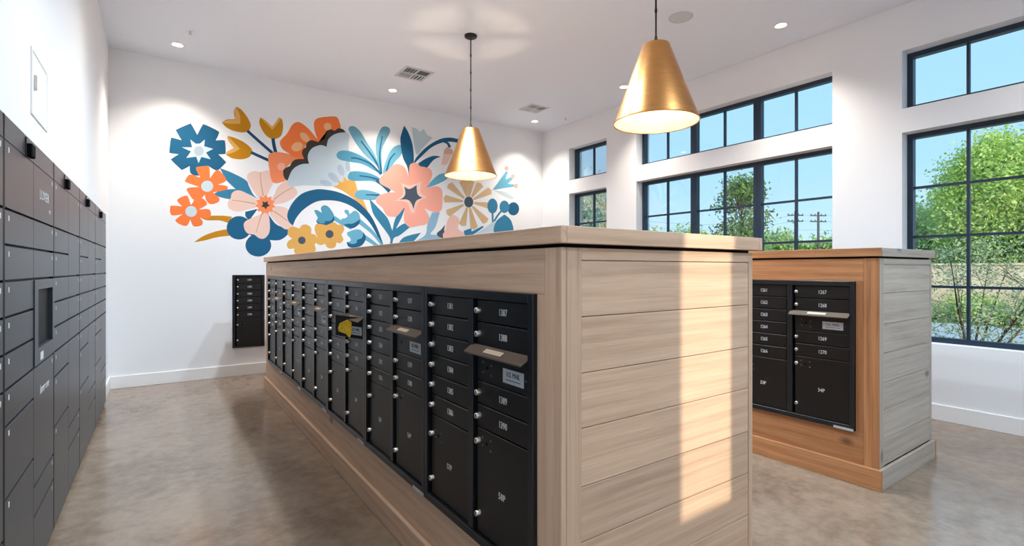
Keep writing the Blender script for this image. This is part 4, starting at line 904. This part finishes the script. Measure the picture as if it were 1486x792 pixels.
# right window
tree('shade_tree', 'dense bright green tree outside the right window', (26, 4.55, GZ), 6.3, 2.4, .2, .16, 190, 330, .075, 'leaf_a', .36)
tree('shade_tree', 'paler green tree left of the dense one outside the right window', (29.5, 9.2, GZ), 4.2, 2.3, .2, .12, 130, 240, .075, 'leaf_b', .4)
tree('desert_shrub', 'thin stemmed feathery shrub close outside the right window', (9.4, 2.15, GZ), 2.0, .95, .3, .02, 70, 90, .022, 'leaf_c', .16, 'shrub', None, 8, .7, 1.5)
for x, y, l_ in ((20.6, 2.9, 'low bright green bush along the garden wall, right of the others'), (20.6, 4.6, 'low bright green bush in the middle below the garden wall'), (20.6, 6.3, 'low bright green bush at the left below the garden wall')):
    tree('low_bush', l_, (x, y, GZ), .62, .7, .1, .04, 40, 110, .05, 'leaf_a', .15, 'bush', 'bushes below the garden wall')
# middle window
tree('young_tree', 'airy young tree outside the middle of the wide window', (24, 14.2, GZ), 6.2, 1.35, .22, .1, 64, 90, .095, 'leaf_d', .26)
tree('small_tree', 'low leafy tree behind the long counter in the wide window', (31, 19.1, GZ), 3.3, 2.6, .2, .14, 80, 160, .1, 'leaf_a', .45)
# corner window
tree('olive_tree', 'grey green tree outside the narrow corner window', (17, 17.6, GZ), 5.4, 2.4, .2, .14, 85, 110, .085, 'leaf_c', .45)
# far tree line
for (x, y, h_, r_, l_) in ((62, 63, 8.2, 4, 'distant tree at the far left of the wide window'), (64, 54, 6.9, 3.6, 'distant tree in the left pane of the wide window'), (64, 46.5, 6.6, 3.6, 'distant tree left of the airy young tree'),
    (66, 39.4, 5.6, 3.6, 'distant tree right behind the airy young tree'), (78, 39.6, 6.4, 3.4, 'distant tree left of the two utility poles'), (79, 34.0, 5.4, 3.2, 'distant tree between the two utility poles')):
    tree('distant_tree', l_, (x, y, GZ), h_, r_, .12, .25, 60, 60, .36, 'leaf_b', .75, 'tree', 'far tree line')
# utility poles with wires
def pole(x, y, h_, label):
    t = thing('utility_pole', label, 'utility pole', (x, y, GZ), math.radians(-30), 'utility poles')
    bm = bmesh.new(); tube(bm, [(0, 0, 0), (0, 0, h_)], [.2, .14], 8); obj('post', mesh_of(bm, smooth=True), 'pole', t)
    for z in (h_ - .5, h_ - 1.3): 
        obj('crossarm', boxes((-1.1, 1.1, -.07, .07, z - .07, z + .07)), 'pole', t)
        for q in (-1, -.45, .45, 1): obj('insulator', cbox(.1, .1, .16, 'pole', .01), None, t, (q - .05, -.05, z + .07))
    return t
pole(70, 33.7, 9.3, 'left one of two distant utility poles'); pole(72, 31.7, 9.2, 'right one of two distant utility poles')
bm = bmesh.new()
for dz in (0, -.8, -2.0):
    for a, b in (((70, 33.7), (72, 31.7)), ((72, 31.7), (86, 10)), ((70, 33.7), (56, 50))):
        pts = []
        for k in range(9):
            f_ = k / 8; pts.append((a[0] + (b[0] - a[0]) * f_, a[1] + (b[1] - a[1]) * f_, 8.6 + dz - 1.0 * math.sin(math.pi * f_) * (0 if abs(a[0] - b[0]) < 5 else 1)))
        tube(bm, pts, [.012] * 9, 4)
tag(obj('power_line', mesh_of(bm), 'pole'), 'thin power lines strung past the distant poles', 'power line')
